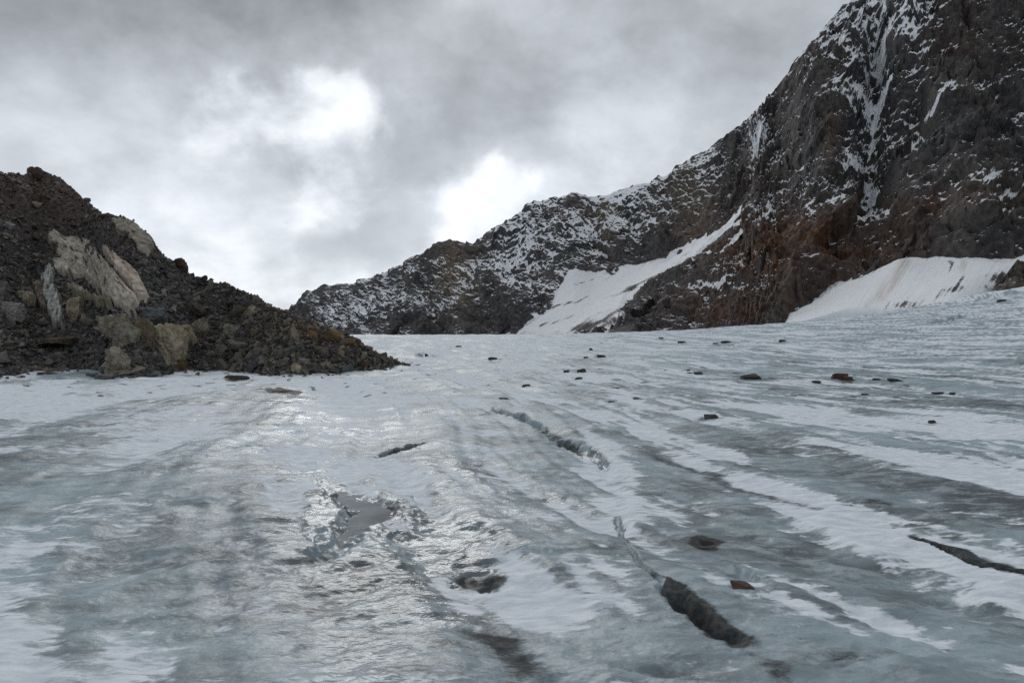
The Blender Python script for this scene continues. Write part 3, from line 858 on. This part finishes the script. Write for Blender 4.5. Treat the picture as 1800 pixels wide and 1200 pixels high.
# ------------------------------------------------------------------ moraine
MCREST = np.array([(-500, 215), (-300, 250), (-150, 285), (-60, 305), (0, 304), (40, 308), (66, 298), (82, 306), (110, 320), (135, 336), (150, 352), (180, 378), (215, 380), (238, 390), (262, 425), (275, 436), (300, 460), (320, 470), (340, 486), (370, 495),
                   (410, 503), (450, 520), (475, 535), (505, 545), (540, 560), (575, 575), (605, 583), (640, 603), (672, 622), (705, 637), (730, 640)], float)
MBASE = np.array([(-500, 700), (-200, 675), (-60, 662), (0, 660), (60, 652), (150, 650), (200, 660), (240, 660), (290, 652), (340, 645), (400, 645), (450, 650), (520, 656), (560, 652), (620, 652), (660, 650), (690, 643), (705, 638), (730, 640.5)], float)
_bx = np.arange(-500, 735, 8.0)
_by = np.array([ground_pt(x, np.interp(x, MBASE[:, 0], MBASE[:, 1]) + 3)[1] for x in _bx])

def mo_point(px, py):
    cr = np.interp(px, MCREST[:, 0], MCREST[:, 1]); ba = np.interp(px, MBASE[:, 0], MBASE[:, 1]) + 3
    v = np.clip((ba - py) / np.maximum(ba - cr, 1.0), -0.02, 1)
    Yb = np.interp(px, _bx, _by)
    zb = CH + (HY - ba) / F * Yb
    tan = 0.70
    Yc = (CH - zb + tan * Yb) / (tan - (HY - cr) / F)
    D = Yb + (Yc - Yb) * np.clip(v, 0, 1) ** 0.9
    return np.stack([(px - 900) / F * D, D, CH + (HY - py) / F * D], -1), v

SLAB_POLYS = []
def crop1(pts): return [(x * 0.225, 400 + y * 0.225) for x, y in pts]      # from the enlarged view of this slope
S_MAIN = crop1([(380, 90), (430, 60), (520, 120), (600, 110), (680, 130), (740, 190), (790, 260), (850, 310), (900, 380), (960, 450), (1030, 540), (1100, 600), (1050, 650), (1060, 700), (1020, 720), (980, 660), (900, 640), (830, 580), (760, 480), (690, 430), (600, 430), (520, 400), (440, 370), (430, 290), (480, 270), (440, 180)])
S_ROSE = crop1([(800, 190), (830, 170), (900, 240), (1000, 310), (1080, 380), (1120, 470), (1160, 560), (1150, 610), (1080, 570), (1020, 500), (950, 400), (900, 330), (850, 260)])
S_PALE = crop1([(330, 440), (400, 320), (430, 370), (420, 470), (470, 560), (500, 680), (490, 780), (430, 770), (390, 690), (350, 560)])
S_TAN = crop1([(270, 470), (330, 450), (350, 560), (380, 680), (330, 660), (290, 570)])
S_UP = crop1([(880, -20), (1000, -20), (1070, 10), (1130, 90), (1200, 150), (1200, 215), (1120, 220), (1050, 160), (980, 100), (920, 60)])
S_LOW = crop1([(540, 500), (620, 495), (720, 550), (840, 590), (880, 640), (800, 610), (700, 575), (600, 550)])

def mo_disp(P, px, py, v):
    x, y, z = [P[..., i].astype(np.float32) for i in range(3)]
    upper = sst(0.45, 0.75, v) * sst(330, 120, px)
    d = 0.75 * fbm3(x / 5, y / 5, z / 5, 3, 301) + 0.30 * fbm3(x / 1.1, y / 1.1, z / 1.1, 3, 305, 0.6)
    c = 1.7 * (ridged3((x + 0.5 * z) / 5, y / 6, z / 8, 4, 311) - 0.45) + 0.6 * saw((z * 0.8 - x * 0.55) / 1.3 + 1.4 * fbm3(x / 3, y / 3, z / 3, 3, 315))
    d = d + upper * c + 0.4 * upper * fbm3(x / .7, y / .7, z / .7, 2, 319)
    k = sst(0.0, 0.12, v)
    d = d * (1 - 0.75 * sst(0.86, 1.0, v))
    return d * (0.15 + 0.85 * k) - 0.05
MO_N = np.array([0.15, -0.62, 0.77]); MO_N /= np.linalg.norm(MO_N)

def mo_color(px, py, v, x, y, z):
    r = fbm3(x / 6, y / 6, z / 6, 3, 331)
    c = np.zeros(px.shape + (3,)); c[:] = (0.080, 0.077, 0.075)
    def tint(k, col):
        nonlocal c
        k = np.clip(k, 0, 1)[..., None]; c = c * (1 - k) + np.array(col) * k
    top = sst(430, 340, py + 0.0 * px + r * 40 - sst(120, 260, px) * 60)
    tint(top * 0.9, (0.098, 0.066, 0.056))
    tint(sst(330, 480, px) * 0.6, (0.105, 0.090, 0.066))
    tint(np.exp(-((px - 560) / 70) ** 2 - ((py - 585) / 22) ** 2) * (0.6 + r), (0.16, 0.105, 0.055))
    tint(np.exp(-((px - 120) / 120) ** 2 - ((py - 380) / 60) ** 2) * 0.5 * (0.7 + r), (0.11, 0.078, 0.062))
    return c

def build_moraine():
    u = np.linspace(-500, 722, 380); nv = 190
    PX = np.repeat(u[None, :], nv, 0)
    cr = np.interp(PX, MCREST[:, 0], MCREST[:, 1]); ba = np.interp(PX, MBASE[:, 0], MBASE[:, 1]) + 3
    PY = ba + (cr - ba) * np.linspace(0, 1, nv)[:, None]
    P, v = mo_point(PX, PY)
    d = mo_disp(P, PX, PY, v)
    thin = sst(2, 30, ba - cr)
    Q = P + (d * thin)[..., None] * MO_N
    x, y, z = [P[..., i].astype(np.float32) for i in range(3)]
    c = mo_color(PX, PY, v, x, y, z)
    # skirt into the ice, and the far side
    skirt = Q[0] + np.array([0, -0.5, -1.2])
    back = []
    for k in range(1, 9):
        back.append(Q[-1] + np.array([0.0, 1.0, -0.55]) * (k ** 1.6 * 1.0) * thin[-1][:, None] + np.array([0, 0, -0.15 * k]))
    Q = np.concatenate([skirt[None], Q, np.array(back)], 0)
    c = np.concatenate([c[:1], c, np.repeat(c[-1:], 8, 0)], 0)
    me = mesh_from('moraine', Q.reshape(-1, 3), grid_faces(*Q.shape[:2]), True, MORAINE_M)
    add_attr(me, 'rock', c.reshape(-1, 3))
    return link('moraine', me, kind='structure')
MO = build_moraine()
MO['label'] = 'dark slope of rubble and stones beside the glacier'

def mo_surface(px, py):
    px = np.asarray(px, float); py = np.asarray(py, float)
    P, v = mo_point(px, py)
    ba = np.interp(px, MBASE[:, 0], MBASE[:, 1]) + 3; cr = np.interp(px, MCREST[:, 0], MCREST[:, 1])
    return P + (mo_disp(P, px, py, v) * sst(2, 30, ba - cr))[..., None] * MO_N, v

# stone shapes: convex, angular, platy
def hull_template(seed, n=11, flat=0.55):
    rg = random.Random(seed)
    bm = bmesh.new()
    for _ in range(n):
        v = Vector((rg.uniform(-1, 1), rg.uniform(-1, 1), rg.uniform(-1, 1)))
        m = max(abs(v.x), abs(v.y), abs(v.z)); v = v / m * rg.uniform(0.75, 1.0)
        bm.verts.new((v.x * 0.5, v.y * 0.5 * rg.uniform(.8, 1.0), v.z * 0.5 * flat))
    bmesh.ops.convex_hull(bm, input=list(bm.verts))
    for v in [v for v in bm.verts if not v.link_faces]: bm.verts.remove(v)
    bmesh.ops.triangulate(bm, faces=bm.faces[:])
    bm.verts.index_update()
    V = np.array([v.co[:] for v in bm.verts], np.float32); Fc = np.array([[v.index for v in f.verts] for f in bm.faces], np.int32)
    bm.free()
    return V, Fc
TEMPL = [hull_template(900 + i, 9 + i % 5, (0.35, 0.5, 0.65, 0.45, 0.8)[i % 5]) for i in range(16)]

def euler_mats(a, b, c):
    ca, sa, cb, sb, cc, sc = np.cos(a), np.sin(a), np.cos(b), np.sin(b), np.cos(c), np.sin(c)
    R = np.zeros((len(a), 3, 3))
    R[:, 0, 0] = cb * cc; R[:, 0, 1] = sa * sb * cc - ca * sc; R[:, 0, 2] = ca * sb * cc + sa * sc
    R[:, 1, 0] = cb * sc; R[:, 1, 1] = sa * sb * sc + ca * cc; R[:, 1, 2] = ca * sb * sc - sa * cc
    R[:, 2, 0] = -sb; R[:, 2, 1] = sa * cb; R[:, 2, 2] = ca * cb
    return R

STONE_PAL = np.array([(0.070, 0.068, 0.068), (0.095, 0.090, 0.086), (0.055, 0.053, 0.054), (0.12, 0.108, 0.09), (0.15, 0.13, 0.10), (0.085, 0.062, 0.050), (0.19, 0.18, 0.16), (0.075, 0.078, 0.085)])

def scatter_stones():
    rg = np.random.default_rng(21)
    n = 25000
    px = rg.uniform(-140, 708, n * 3); q = rg.uniform(-0.01, 1, n * 3)
    cr = np.interp(px, MCREST[:, 0], MCREST[:, 1]); ba = np.interp(px, MBASE[:, 0], MBASE[:, 1]) + 3
    hgt = ba - cr
    P0, v = mo_point(px, ba + (cr - ba) * q)
    w = hgt * P0[:, 1] ** 2 * (1 - 0.70 * sst(0.5, 0.75, v) * sst(300, 140, px))
    for S in (S_MAIN, S_ROSE, S_PALE, S_UP):
        py_ = ba + (cr - ba) * q
        w = w * np.where(poly_sd(px, py_, S) > 3, 0.12, 1)
    keep = rg.choice(len(px), n, replace=False, p=w / w.sum())
    px, q = px[keep], q[keep]
    cr, ba = cr[keep], ba[keep]; py = ba + (cr - ba) * q
    P, v = mo_surface(px, py)
    size = 0.12 * (1 - rg.uniform(0, 1, n) * 0.985) ** -0.42
    size = np.clip(size, 0.10, 0.9) * (1.0 + 0.55 * sst(0.6, 0.0, v) * rg.uniform(0, 1, n) ** 2)
    P = P + MO_N * (size * 0.10)[:, None]
    # a thin apron of stones that rolled out on the ice
    m = 700
    ax = rg.uniform(-60, 712, m); ay = np.interp(ax, MBASE[:, 0], MBASE[:, 1]) + rg.exponential(2.2, m)
    AP = []
    for a_, b_ in zip(ax, ay):
        X, Y = ground_pt(a_, b_); AP.append((X, Y, 0))
    AP = np.array(AP); AP[:, 2] = glacier(AP[:, 0], AP[:, 1])[0]
    P = np.concatenate([P, AP]); px = np.concatenate([px, ax]); py = np.concatenate([py, ay]); v = np.concatenate([v, np.zeros(m)])
    size = np.concatenate([size, rg.uniform(0.08, 0.30, m)])
    N = len(P)
    tilt = rg.normal(0.0, 0.45, N); R = euler_mats(rg.normal(0.55, 0.5, N), tilt, rg.uniform(0, 2 * np.pi, N))
    stretch = np.stack([rg.uniform(0.9, 1.5, N), rg.uniform(0.7, 1.1, N), rg.uniform(0.7, 1.2, N)], 1)
    base = mo_color(px, py, v, *[P[:, i].astype(np.float32) for i in range(3)])
    pick = STONE_PAL[rg.integers(0, len(STONE_PAL), N)]
    col = base * 0.38 + pick * 0.55
    col = col * rg.uniform(0.55, 1.8, N)[:, None]
    # how large each shows
    show = size * F / P[:, 1]
    vis = (px > 0) & (px < 710)
    order = np.argsort(-np.where(vis, show, 0))
    big = set(order[:300].tolist())
    # named stones share the template meshes, coloured by a few materials
    mats = []
    for k, cc in enumerate(STONE_PAL):
        mats.append(mat_stone('stone_%s' % ('slate', 'grey', 'charcoal', 'olive', 'tan', 'rust', 'pale', 'blue')[k], False, tuple(cc * 0.62), tuple(cc * 1.35), scale=4.0, bump=0.03))
    tm = {}
    for i in order[:300]:
        k = int(np.argmin(((STONE_PAL - col[i]) ** 2).sum(1))); t = int(rg.integers(0, len(TEMPL)))
        if (k, t) not in tm: tm[(k, t)] = mesh_from('stone', TEMPL[t][0], TEMPL[t][1], False, mats[k])
        o = link('stone', tm[(k, t)], parent=MO)
        M3 = R[i] * (size[i] * stretch[i])[None, :]
        o.matrix_local = Matrix([[*M3[0], P[i, 0]], [*M3[1], P[i, 1]], [*M3[2], P[i, 2]], [0, 0, 0, 1]])
    VS, FS, CS = [], [], []; off = 0
    rest = np.array([i for i in range(N) if i not in big])
    tid = rg.integers(0, len(TEMPL), N)
    for t in range(len(TEMPL)):
        ids = rest[tid[rest] == t]
        TV, TF = TEMPL[t]
        V = (TV[None] * (size[ids, None] * stretch[ids])[:, None, :])
        V = np.einsum('nij,nkj->nki', R[ids], V) + P[ids][:, None, :]
        VS.append(V.reshape(-1, 3)); FS.append((TF[None] + (np.arange(len(ids)) * len(TV))[:, None, None] + off).reshape(-1, 3))
        CS.append(np.repeat(col[ids], len(TV), 0)); off += len(ids) * len(TV)
    me = mesh_from('rubble', np.concatenate(VS), np.concatenate(FS), False, STONE_M)
    add_attr(me, 'rock', np.concatenate(CS))
    link('rubble', me, parent=MO, kind='stuff')
scatter_stones()

# bare bedrock slabs in the slope
def build_slab(poly, c0, c1, label, lift=0.45, lean=-0.6, name='rock_slab', step=0.12, seed=0):
    xs = np.arange(min(p[0] for p in poly) - 8, max(p[0] for p in poly) + 8, 0.8)
    ys = np.arange(min(p[1] for p in poly) - 8, max(p[1] for p in poly) + 8, 0.8)
    PX, PY = np.meshgrid(xs, ys)
    P, v = mo_point(PX, PY)
    x, y, z = [P[..., i].astype(np.float32) for i in range(3)]
    low = 0.75 * fbm3(x / 5, y / 5, z / 5, 3, 301)
    across = (z - lean * x); along = (x + lean * z)
    wob = fbm2(along / 2.5, across / 1.2, 3, 401 + seed)
    sharp = fbm2(along / 0.9, across / 0.16, 3, 411 + seed)
    sd = poly_sd(PX, PY, poly) + 4.5 * sharp + 4.0 * wob
    d = low * 0.6 + lift * 0.35 + 0.30 - 1.0 * sst(2, -6, sd)
    d = d + step * saw(across / 0.85 + 1.6 * wob, 0.86) + 0.5 * step * saw(across / 0.33 + 1.4 * sharp, 0.85) + 0.05 * fbm3(x / .5, y / .5, z / .5, 3, 421)
    holes = fbm2(along / 1.6, across / 0.28, 3, 431 + seed)
    d = d - 0.22 * sst(0.22, 0.50, holes)
    Q = P + d[..., None] * MO_N
    f = grid_faces(*PX.shape, flip=True)
    keep = (sd.ravel()[f] > -6).all(1)
    used = np.unique(f[keep]); mp = np.full(PX.size, -1); mp[used] = np.arange(len(used))
    st = 0.55 + 1.5 * fbm2(along / 1.8, across / 0.22, 4, 441 + seed); k = np.clip(st, 0, 1)[..., None]
    c = np.array(c0) * (1 - k) + np.array(c1) * k
    crk = np.clip(sst(0.20, 0.42, holes) + sst(0.30, 0.5, sharp), 0, 1)[..., None]
    c = c * (1 - 0.75 * crk) + np.array((0.07, 0.066, 0.06)) * 0.75 * crk
    me = mesh_from(name, Q.reshape(-1, 3)[used], mp[f[keep]], False, STONE_M)
    add_attr(me, 'rock', c.reshape(-1, 3)[used])
    return link(name, me, label=label, category='rock slab', group='bare bedrock slabs in the moraine slope')
build_slab(S_MAIN, (0.29, 0.26, 0.215), (0.49, 0.45, 0.38), 'largest pale grey bedrock slab, smooth and streaked, in the middle of the dark slope')
build_slab(S_ROSE, (0.33, 0.275, 0.22), (0.52, 0.44, 0.36), 'pinkish tan bedrock slab along the right edge of the largest pale slab', seed=3)
build_slab(S_PALE, (0.28, 0.28, 0.265), (0.46, 0.46, 0.43), 'whitish upright bedrock slab low left of the largest slab', lean=-1.3, seed=5, lift=0.4)
build_slab(S_TAN, (0.15, 0.125, 0.10), (0.25, 0.21, 0.16), 'brown upright rock slab on the left flank of the whitish slab', lean=-2.5, seed=7, lift=0.5)
build_slab(S_UP, (0.20, 0.18, 0.145), (0.36, 0.325, 0.255), 'tan bedrock slab forming the skyline step of the moraine', seed=9)
build_slab(S_LOW, (0.20, 0.175, 0.13), (0.32, 0.28, 0.21), 'thin tan rock slab just below the largest pale slab', seed=11, lift=0.5)

# boulders ----------------------------------------------------------------
def rock_mesh(seed, sub=4, planes=11, rough=0.05, tops=0.8, strata=0.0):
    rg = np.random.default_rng(seed)
    bm = bmesh.new(); bmesh.ops.create_icosphere(bm, subdivisions=sub, radius=1.0)
    V = np.array([v.co[:] for v in bm.verts]); Fc = np.array([[v.index for v in f.verts] for f in bm.faces]); bm.free()
    d = V / np.linalg.norm(V, axis=1)[:, None]
    nrm = rg.normal(size=(planes, 3)); nrm /= np.linalg.norm(nrm, axis=1)[:, None]
    hh = rg.uniform(0.62, 0.95, planes)
    box = np.array([(1, .12, .1), (-1, .1, -.05), (.1, 1, .1), (0, -1, .15), (.08, .1, 1), (0, 0, -1)], float) + rg.normal(0, 0.12, (6, 3))
    box /= np.linalg.norm(box, axis=1)[:, None]
    nrm = np.concatenate([nrm, box]); hh = np.concatenate([hh, rg.uniform(0.68, 0.82, 6)])
    dots = d @ nrm.T
    r = np.where(dots > 0.05, hh[None] / np.maximum(dots, 0.05), 9).min(1)
    r = np.minimum(r, 1.25)
    f = [d[:, i].astype(np.float32) * 2.0 + seed * 1.7 for i in range(3)]
    r = r * (1 + rough * 2 * fbm3(f[0], f[1], f[2], 4, seed % 40, 0.6))
    V = d * r[:, None]
    for _ in range(3 if strata else 1):      # joints
        cn = rg.normal(size=3); cn /= np.linalg.norm(cn); cd = rg.uniform(-0.35, 0.35)
        q = np.abs(V @ cn - cd + 0.10 * pn3(f[0], f[1], f[2], 9))
        V = V * (1 - 0.10 * np.exp(-(q / 0.045) ** 2))[:, None]
    if strata:
        s = V @ np.array([0.45, 0.2, 0.87])
        V = V * (1 + strata * (saw(s * 4.5 + 0.8 * fbm3(f[0], f[1], f[2], 2, 7), 0.85) - 0.5))[:, None]
    V = V / (V.max(0) - V.min(0)) - (V.max(0) + V.min(0)) / 2 / (V.max(0) - V.min(0))
    return V, Fc

TANC = ((0.15, 0.13, 0.098), (0.46, 0.415, 0.325)); GREYC = ((0.10, 0.098, 0.095), (0.22, 0.21, 0.20)); DARKC = ((0.035, 0.033, 0.032), (0.085, 0.078, 0.072))
RUSTC = ((0.055, 0.036, 0.028), (0.13, 0.08, 0.055)); BROWNC = ((0.085, 0.068, 0.05), (0.17, 0.14, 0.10)); PALEC = ((0.20, 0.20, 0.19), (0.38, 0.37, 0.35)); BLUEC = ((0.09, 0.10, 0.115), (0.20, 0.215, 0.235)); OCHRE = ((0.13, 0.085, 0.04), (0.24, 0.16, 0.08))
_rm = {}
def rock_mat(c, key, scale=3.0):
    if key not in _rm: _rm[key] = mat_stone(key, False, c[0], c[1], scale=scale, foliate=0.9, bump=0.12)
    return _rm[key]

def boulder(px, py, w, h, colr, key, label, seed, name='boulder', group='large boulders on the moraine slope', depth=1.0, tilt=0.0, strata=0.05):
    """px, py: centre in the photo; w, h: size in photo px"""
    P, v = mo_surface(np.array([px]), np.array([min(py + h * 0.25, np.interp(px, MBASE[:, 0], MBASE[:, 1]) + 1)]))
    P = P[0]; D = P[1]
    V, Fc = rock_mesh(seed, 5 if w > 30 else 4, 12, 0.055, strata=strata * 1.6)
    W, H = w / F * D, h / F * D
    V = V * np.array([W * 1.04, W * depth, H * 1.12])
    c, s = math.cos(tilt), math.sin(tilt)
    V = np.stack([V[:, 0] * c - V[:, 2] * s, V[:, 1], V[:, 0] * s + V[:, 2] * c], 1)
    me = mesh_from(name, V, Fc, False, rock_mat(colr, key))
    o = link(name, me, label=label, category='boulder', group=group)
    o.location = (P[0], D - 0.05, CH + (HY - py) / F * D)
    return o
B = boulder
B(203, 574, 46, 42, TANC, 'tan_rock', 'blocky tan boulder left of the tall tan boulder pile', 1001, strata=.06)
B(222, 592, 44, 46, TANC, 'tan_rock', 'pale tan boulder face below the blocky tan boulder', 1002, tilt=-.3)
B(252, 590, 40, 58, BROWNC, 'brown_rock', 'brown tan boulder between two tan ones low on the slope', 1003, tilt=-.2)
B(292, 608, 64, 74, TANC, 'tan_rock', 'biggest tan brown boulder, tall, near the foot of the slope', 1004, tilt=-.15, strata=.07)
B(270, 558, 54, 32, BLUEC, 'blue_grey_rock', 'blue grey boulder with glossy flank resting on the tan boulders', 1005)
B(209, 640, 44, 48, TANC, 'tan_rock', 'streaked tan boulder standing at the very foot, beside the ice', 1006, tilt=-.35, strata=.09)
B(312, 640, 32, 18, OCHRE, 'ochre_rock', 'ochre brown boulder at the ice edge under the biggest tan boulder', 1007)
B(131, 548, 25, 46, TANC, 'tan_rock', 'upright wedge of tan rock right of the whitish slab', 1008, tilt=.12)
B(48, 527, 25, 30, TANC, 'tan_rock', 'small square tan boulder left of the brown upright slab', 1009)
B(21, 549, 32, 34, PALEC, 'pale_rock', 'rounded pale boulder close to the left edge of the picture', 1010)
B(3, 510, 16, 30, GREYC, 'grey_rock', 'grey green boulder cut by the left edge of the picture', 1011)
B(97, 601, 62, 16, BROWNC, 'brown_rock', 'long flat brown boulder below the whitish slab', 1012)
B(158, 567, 26, 14, GREYC, 'grey_rock', 'flat grey boulder beside the foot of the tan wedge', 1013)
B(354, 577, 32, 40, TANC, 'tan_rock', 'cracked tan boulder right of the biggest tan boulder', 1014, tilt=-.35, strata=.08)
B(334, 588, 16, 38, TANC, 'tan_rock', 'narrow leaning tan boulder against the cracked one', 1015, tilt=.5)
B(347, 545, 32, 18, BROWNC, 'brown_rock', 'brown boulder above the cracked tan boulder', 1016, tilt=-.4)
B(392, 619, 21, 25, GREYC, 'grey_rock', 'upright grey boulder like a tooth near the ice edge', 1017, tilt=.25)
B(425, 608, 40, 14, GREYC, 'grey_rock', 'flat grey slab boulder right of the grey tooth', 1018, tilt=-.15)
B(411, 582, 30, 24, TANC, 'tan_rock', 'lumpy tan boulder in the middle of the right hand slope', 1019)
B(422, 547, 26, 16, BROWNC, 'brown_rock', 'dark brown arched boulder high on the right hand slope', 1020)
B(446, 546, 18, 16, TANC, 'tan_rock', 'small tan boulder beside the arched brown one', 1021, tilt=-.4)
B(449, 585, 14, 14, BROWNC, 'brown_rock', 'squarish brown boulder right of the lumpy tan one', 1022)
B(495, 621, 28, 12, GREYC, 'grey_rock', 'flat pale grey boulder on the lower right hand slope', 1023, tilt=-.25)
B(373, 623, 18, 12, GREYC, 'grey_rock', 'small grey boulder left of the grey tooth', 1024)
B(421, 628, 15, 17, GREYC, 'grey_rock', 'rounded grey boulder just right of the grey tooth', 1025)
B(457, 634, 15, 12, GREYC, 'grey_rock', 'grey boulder a few steps above the ice under the flat grey slab', 1026)
B(548, 592, 20, 22, OCHRE, 'ochre_rock', 'orange brown angular boulder near the moraine tip', 1027, tilt=-.5)
B(588, 590, 32, 18, OCHRE, 'ochre_rock', 'broad ochre boulder on the crest close to the tip', 1028, tilt=-.4)
B(617, 601, 18, 12, OCHRE, 'ochre_rock', 'last ochre boulder on the crest before the tip', 1029)
B(642, 641, 20, 15, RUSTC, 'rust_rock', 'rust red boulder at the bottom of the moraine tip', 1030)
B(522, 648, 18, 16, TANC, 'tan_rock', 'tan streaked boulder at the ice edge right of centre', 1031, tilt=-.6)
B(318, 467, 26, 24, RUSTC, 'rust_rock', 'dark red angular boulder standing out on the skyline', 1032)
B(360, 490, 11, 11, DARKC, 'dark_rock', 'small round dark boulder perched on the skyline', 1033, strata=0)
B(67, 306, 24, 20, RUSTC, 'rust_rock', 'pointed rock on the highest top of the moraine', 1034)
B(187, 380, 16, 8, DARKC, 'dark_rock', 'flat dark rock on the skyline above the tan step', 1035)
B(15, 398, 24, 16, PALEC, 'pale_rock', 'pale rock plate high near the left edge of the picture', 1036, tilt=-.5)
B(272, 494, 14, 12, GREYC, 'grey_rock', 'light grey stone block right of the pinkish slab', 1037)

# rocks lying on the ice ---------------------------------------------------
def ice_rock(px, py, w, h, colr, key, label, seed, depth=0.9, sink=0.30, tilt=0.0, strata=0.0, planes=5):
    """px, py: foot of the rock in the photo; w, h: visible size in photo px"""
    X, Y = ground_pt(px, py)
    for _ in range(6):           # follow the uneven ice along the sight line
        z = ice_z(X, Y)
        Y2 = (CH - z) * F / (py - HY) if py - HY > 6 else Y
        Y = 0.5 * Y + 0.5 * min(max(Y2, Y * 0.8), Y * 1.25); X = (px - 900) / F * Y
    z = ice_z(X, Y)
    W, H = 0.95 * w / F * Y, 0.88 * h / F * Y
    V, Fc = rock_mesh(seed, 4 if w > 25 else 3, planes, 0.04, strata=strata)
    V = V * np.array([W, max(W * depth, H), H / (1 - sink)])
    c, s = math.cos(tilt), math.sin(tilt)
    V = np.stack([V[:, 0] * c - V[:, 2] * s, V[:, 1], V[:, 0] * s + V[:, 2] * c], 1)
    me = mesh_from('rock', V, Fc, False, rock_mat(colr, key))
    o = link('rock', me, label=label, category='rock', group='dark rocks scattered on the glacier')
    o.location = (X, Y, z + H / (1 - sink) * (0.5 - sink))
    return o
I = ice_rock
I(1320, 666, 36, 12, DARKC, 'dark_rock', 'largest dark block on the ice, flat topped and slanting', 2001, tilt=.10)
I(1476, 665, 26, 11, RUSTC, 'rust_rock', 'brown pointed rock right of the largest dark block', 2002)
I(1490, 665, 16, 7, RUSTC, 'rust_rock', 'low brown rock touching the brown pointed one', 2003)
I(1435, 673, 15, 5, DARKC, 'dark_rock', 'small dark rock left in front of the brown pointed rock', 2004)
I(1542, 668, 15, 4, DARKC, 'dark_rock', 'small flat rock right of the brown pointed rock', 2005)
I(1573, 669, 26, 5, DARKC, 'dark_rock', 'long flat rock, rightmost of the row with the brown pointed rock', 2006)
I(1648, 692, 20, 4, DARKC, 'dark_rock', 'flat dark sliver of rock far right behind the white bands', 2007)
I(1674, 694, 10, 4, DARKC, 'dark_rock', 'small dark rock just right of the flat sliver', 2008)
I(1521, 694, 14, 3, DARKC, 'dark_rock', 'flat dark stone in front of the small flat rock', 2009)
I(1250, 735, 28, 8, DARKC, 'dark_rock', 'low pointed dark rock alone between the white bands', 2010)
I(1638, 743, 14, 6, DARKC, 'dark_rock', 'small rounded dark rock on a grey ice hump at right', 2011)
I(1303, 1032, 42, 11, RUSTC, 'rust_rock', 'rusty brown flat stone sunk in a melt hole in the foreground', 2012, sink=.2)
I(1243, 953, 26, 7, DARKC, 'dark_rock', 'black jagged stone in gritty ice above the rusty flat stone', 2013)
I(1237, 964, 20, 4, DARKC, 'dark_rock', 'low gritty stone just below the black jagged stone', 2014)
I(1022, 654, 18, 7, DARKC, 'dark_rock', 'dark wedge rock in the middle of the glacier', 2015, tilt=.2)
I(1017, 666, 14, 4, DARKC, 'dark_rock', 'flat dark stone in front of the wedge rock', 2016)
I(996, 654, 12, 4, DARKC, 'dark_rock', 'small stone just left of the wedge rock', 2017)
I(1057, 627, 17, 5, DARKC, 'dark_rock', 'flat topped dark rock behind the wedge rock', 2018)
I(1030, 630, 9, 3, DARKC, 'dark_rock', 'tiny dark stone left of the flat topped rock', 2019)
I(1039, 616, 7, 5, DARKC, 'dark_rock', 'tiny pointed stone behind the flat topped rock', 2020)
I(1198, 602, 15, 4, DARKC, 'dark_rock', 'farthest dark rock before the snow strip, left of a pair', 2021)
I(1276, 605, 18, 4, DARKC, 'dark_rock', 'flat rock, right one of a pair far out on the ice', 2022)
I(1257, 608, 9, 3, DARKC, 'dark_rock', 'tiny rock, left one of a pair far out on the ice', 2023)
I(1162, 595, 9, 2.5, DARKC, 'dark_rock', 'tiny dark stone farthest back in the middle of the ice', 2024)
I(866, 631, 18, 5, DARKC, 'dark_rock', 'flat dark rock on the left half of the far ice', 2025)
I(806, 607, 12, 3, DARKC, 'dark_rock', 'small dark stone far back right of the moraine tip', 2026)
I(750, 619, 7, 5, DARKC, 'dark_rock', 'small round stone beside the blue ice lip near the moraine tip', 2027)
I(1228, 657, 18, 4, DARKC, 'dark_rock', 'long flat stone left of the largest dark block', 2028)
I(1210, 652, 8, 3, DARKC, 'dark_rock', 'tiny stone at the end of the long flat stone', 2029)
I(925, 679, 16, 4, DARKC, 'dark_rock', 'thin dark stone on pale ice left of centre', 2030)
I(1075, 707, 12, 3, DARKC, 'dark_rock', 'thin dark stone alone in the middle of pale ice', 2031)
I(422, 667, 34, 9, DARKC, 'dark_rock', 'dark rock half sunk in snow below the moraine', 2032)
I(404, 664, 16, 5, DARKC, 'dark_rock', 'low dark stone left of the half sunk rock', 2033)
I(270, 659, 32, 8, DARKC, 'dark_rock', 'dark flat rock in the snow under the biggest tan boulder', 2034)
I(186, 667, 32, 11, GREYC, 'grey_rock', 'grey stone heap in the snow left of the streaked tan boulder', 2035)
I(163, 661, 18, 7, GREYC, 'grey_rock', 'small grey stone beside the grey heap', 2036)
I(82, 658, 26, 5, DARKC, 'dark_rock', 'flat dark rock in the snow near the left edge', 2037)
I(4, 658, 22, 9, GREYC, 'grey_rock', 'light grey rock at the left edge of the picture on the ice', 2038)
I(499, 690, 40, 5, DARKC, 'dark_rock', 'long flat dark rock lying in the snow below the moraine', 2039)
I(1761, 531, 14, 5, DARKC, 'dark_rock', 'dark rock near the top right rim of the glacier', 2040)
I(885, 701, 18, 3, DARKC, 'dark_rock', 'thin dark slab of stone above the long crack', 2041)
I(1375, 602, 12, 3, DARKC, 'dark_rock', 'small dark stone near the right foot of the snow cone', 2042)
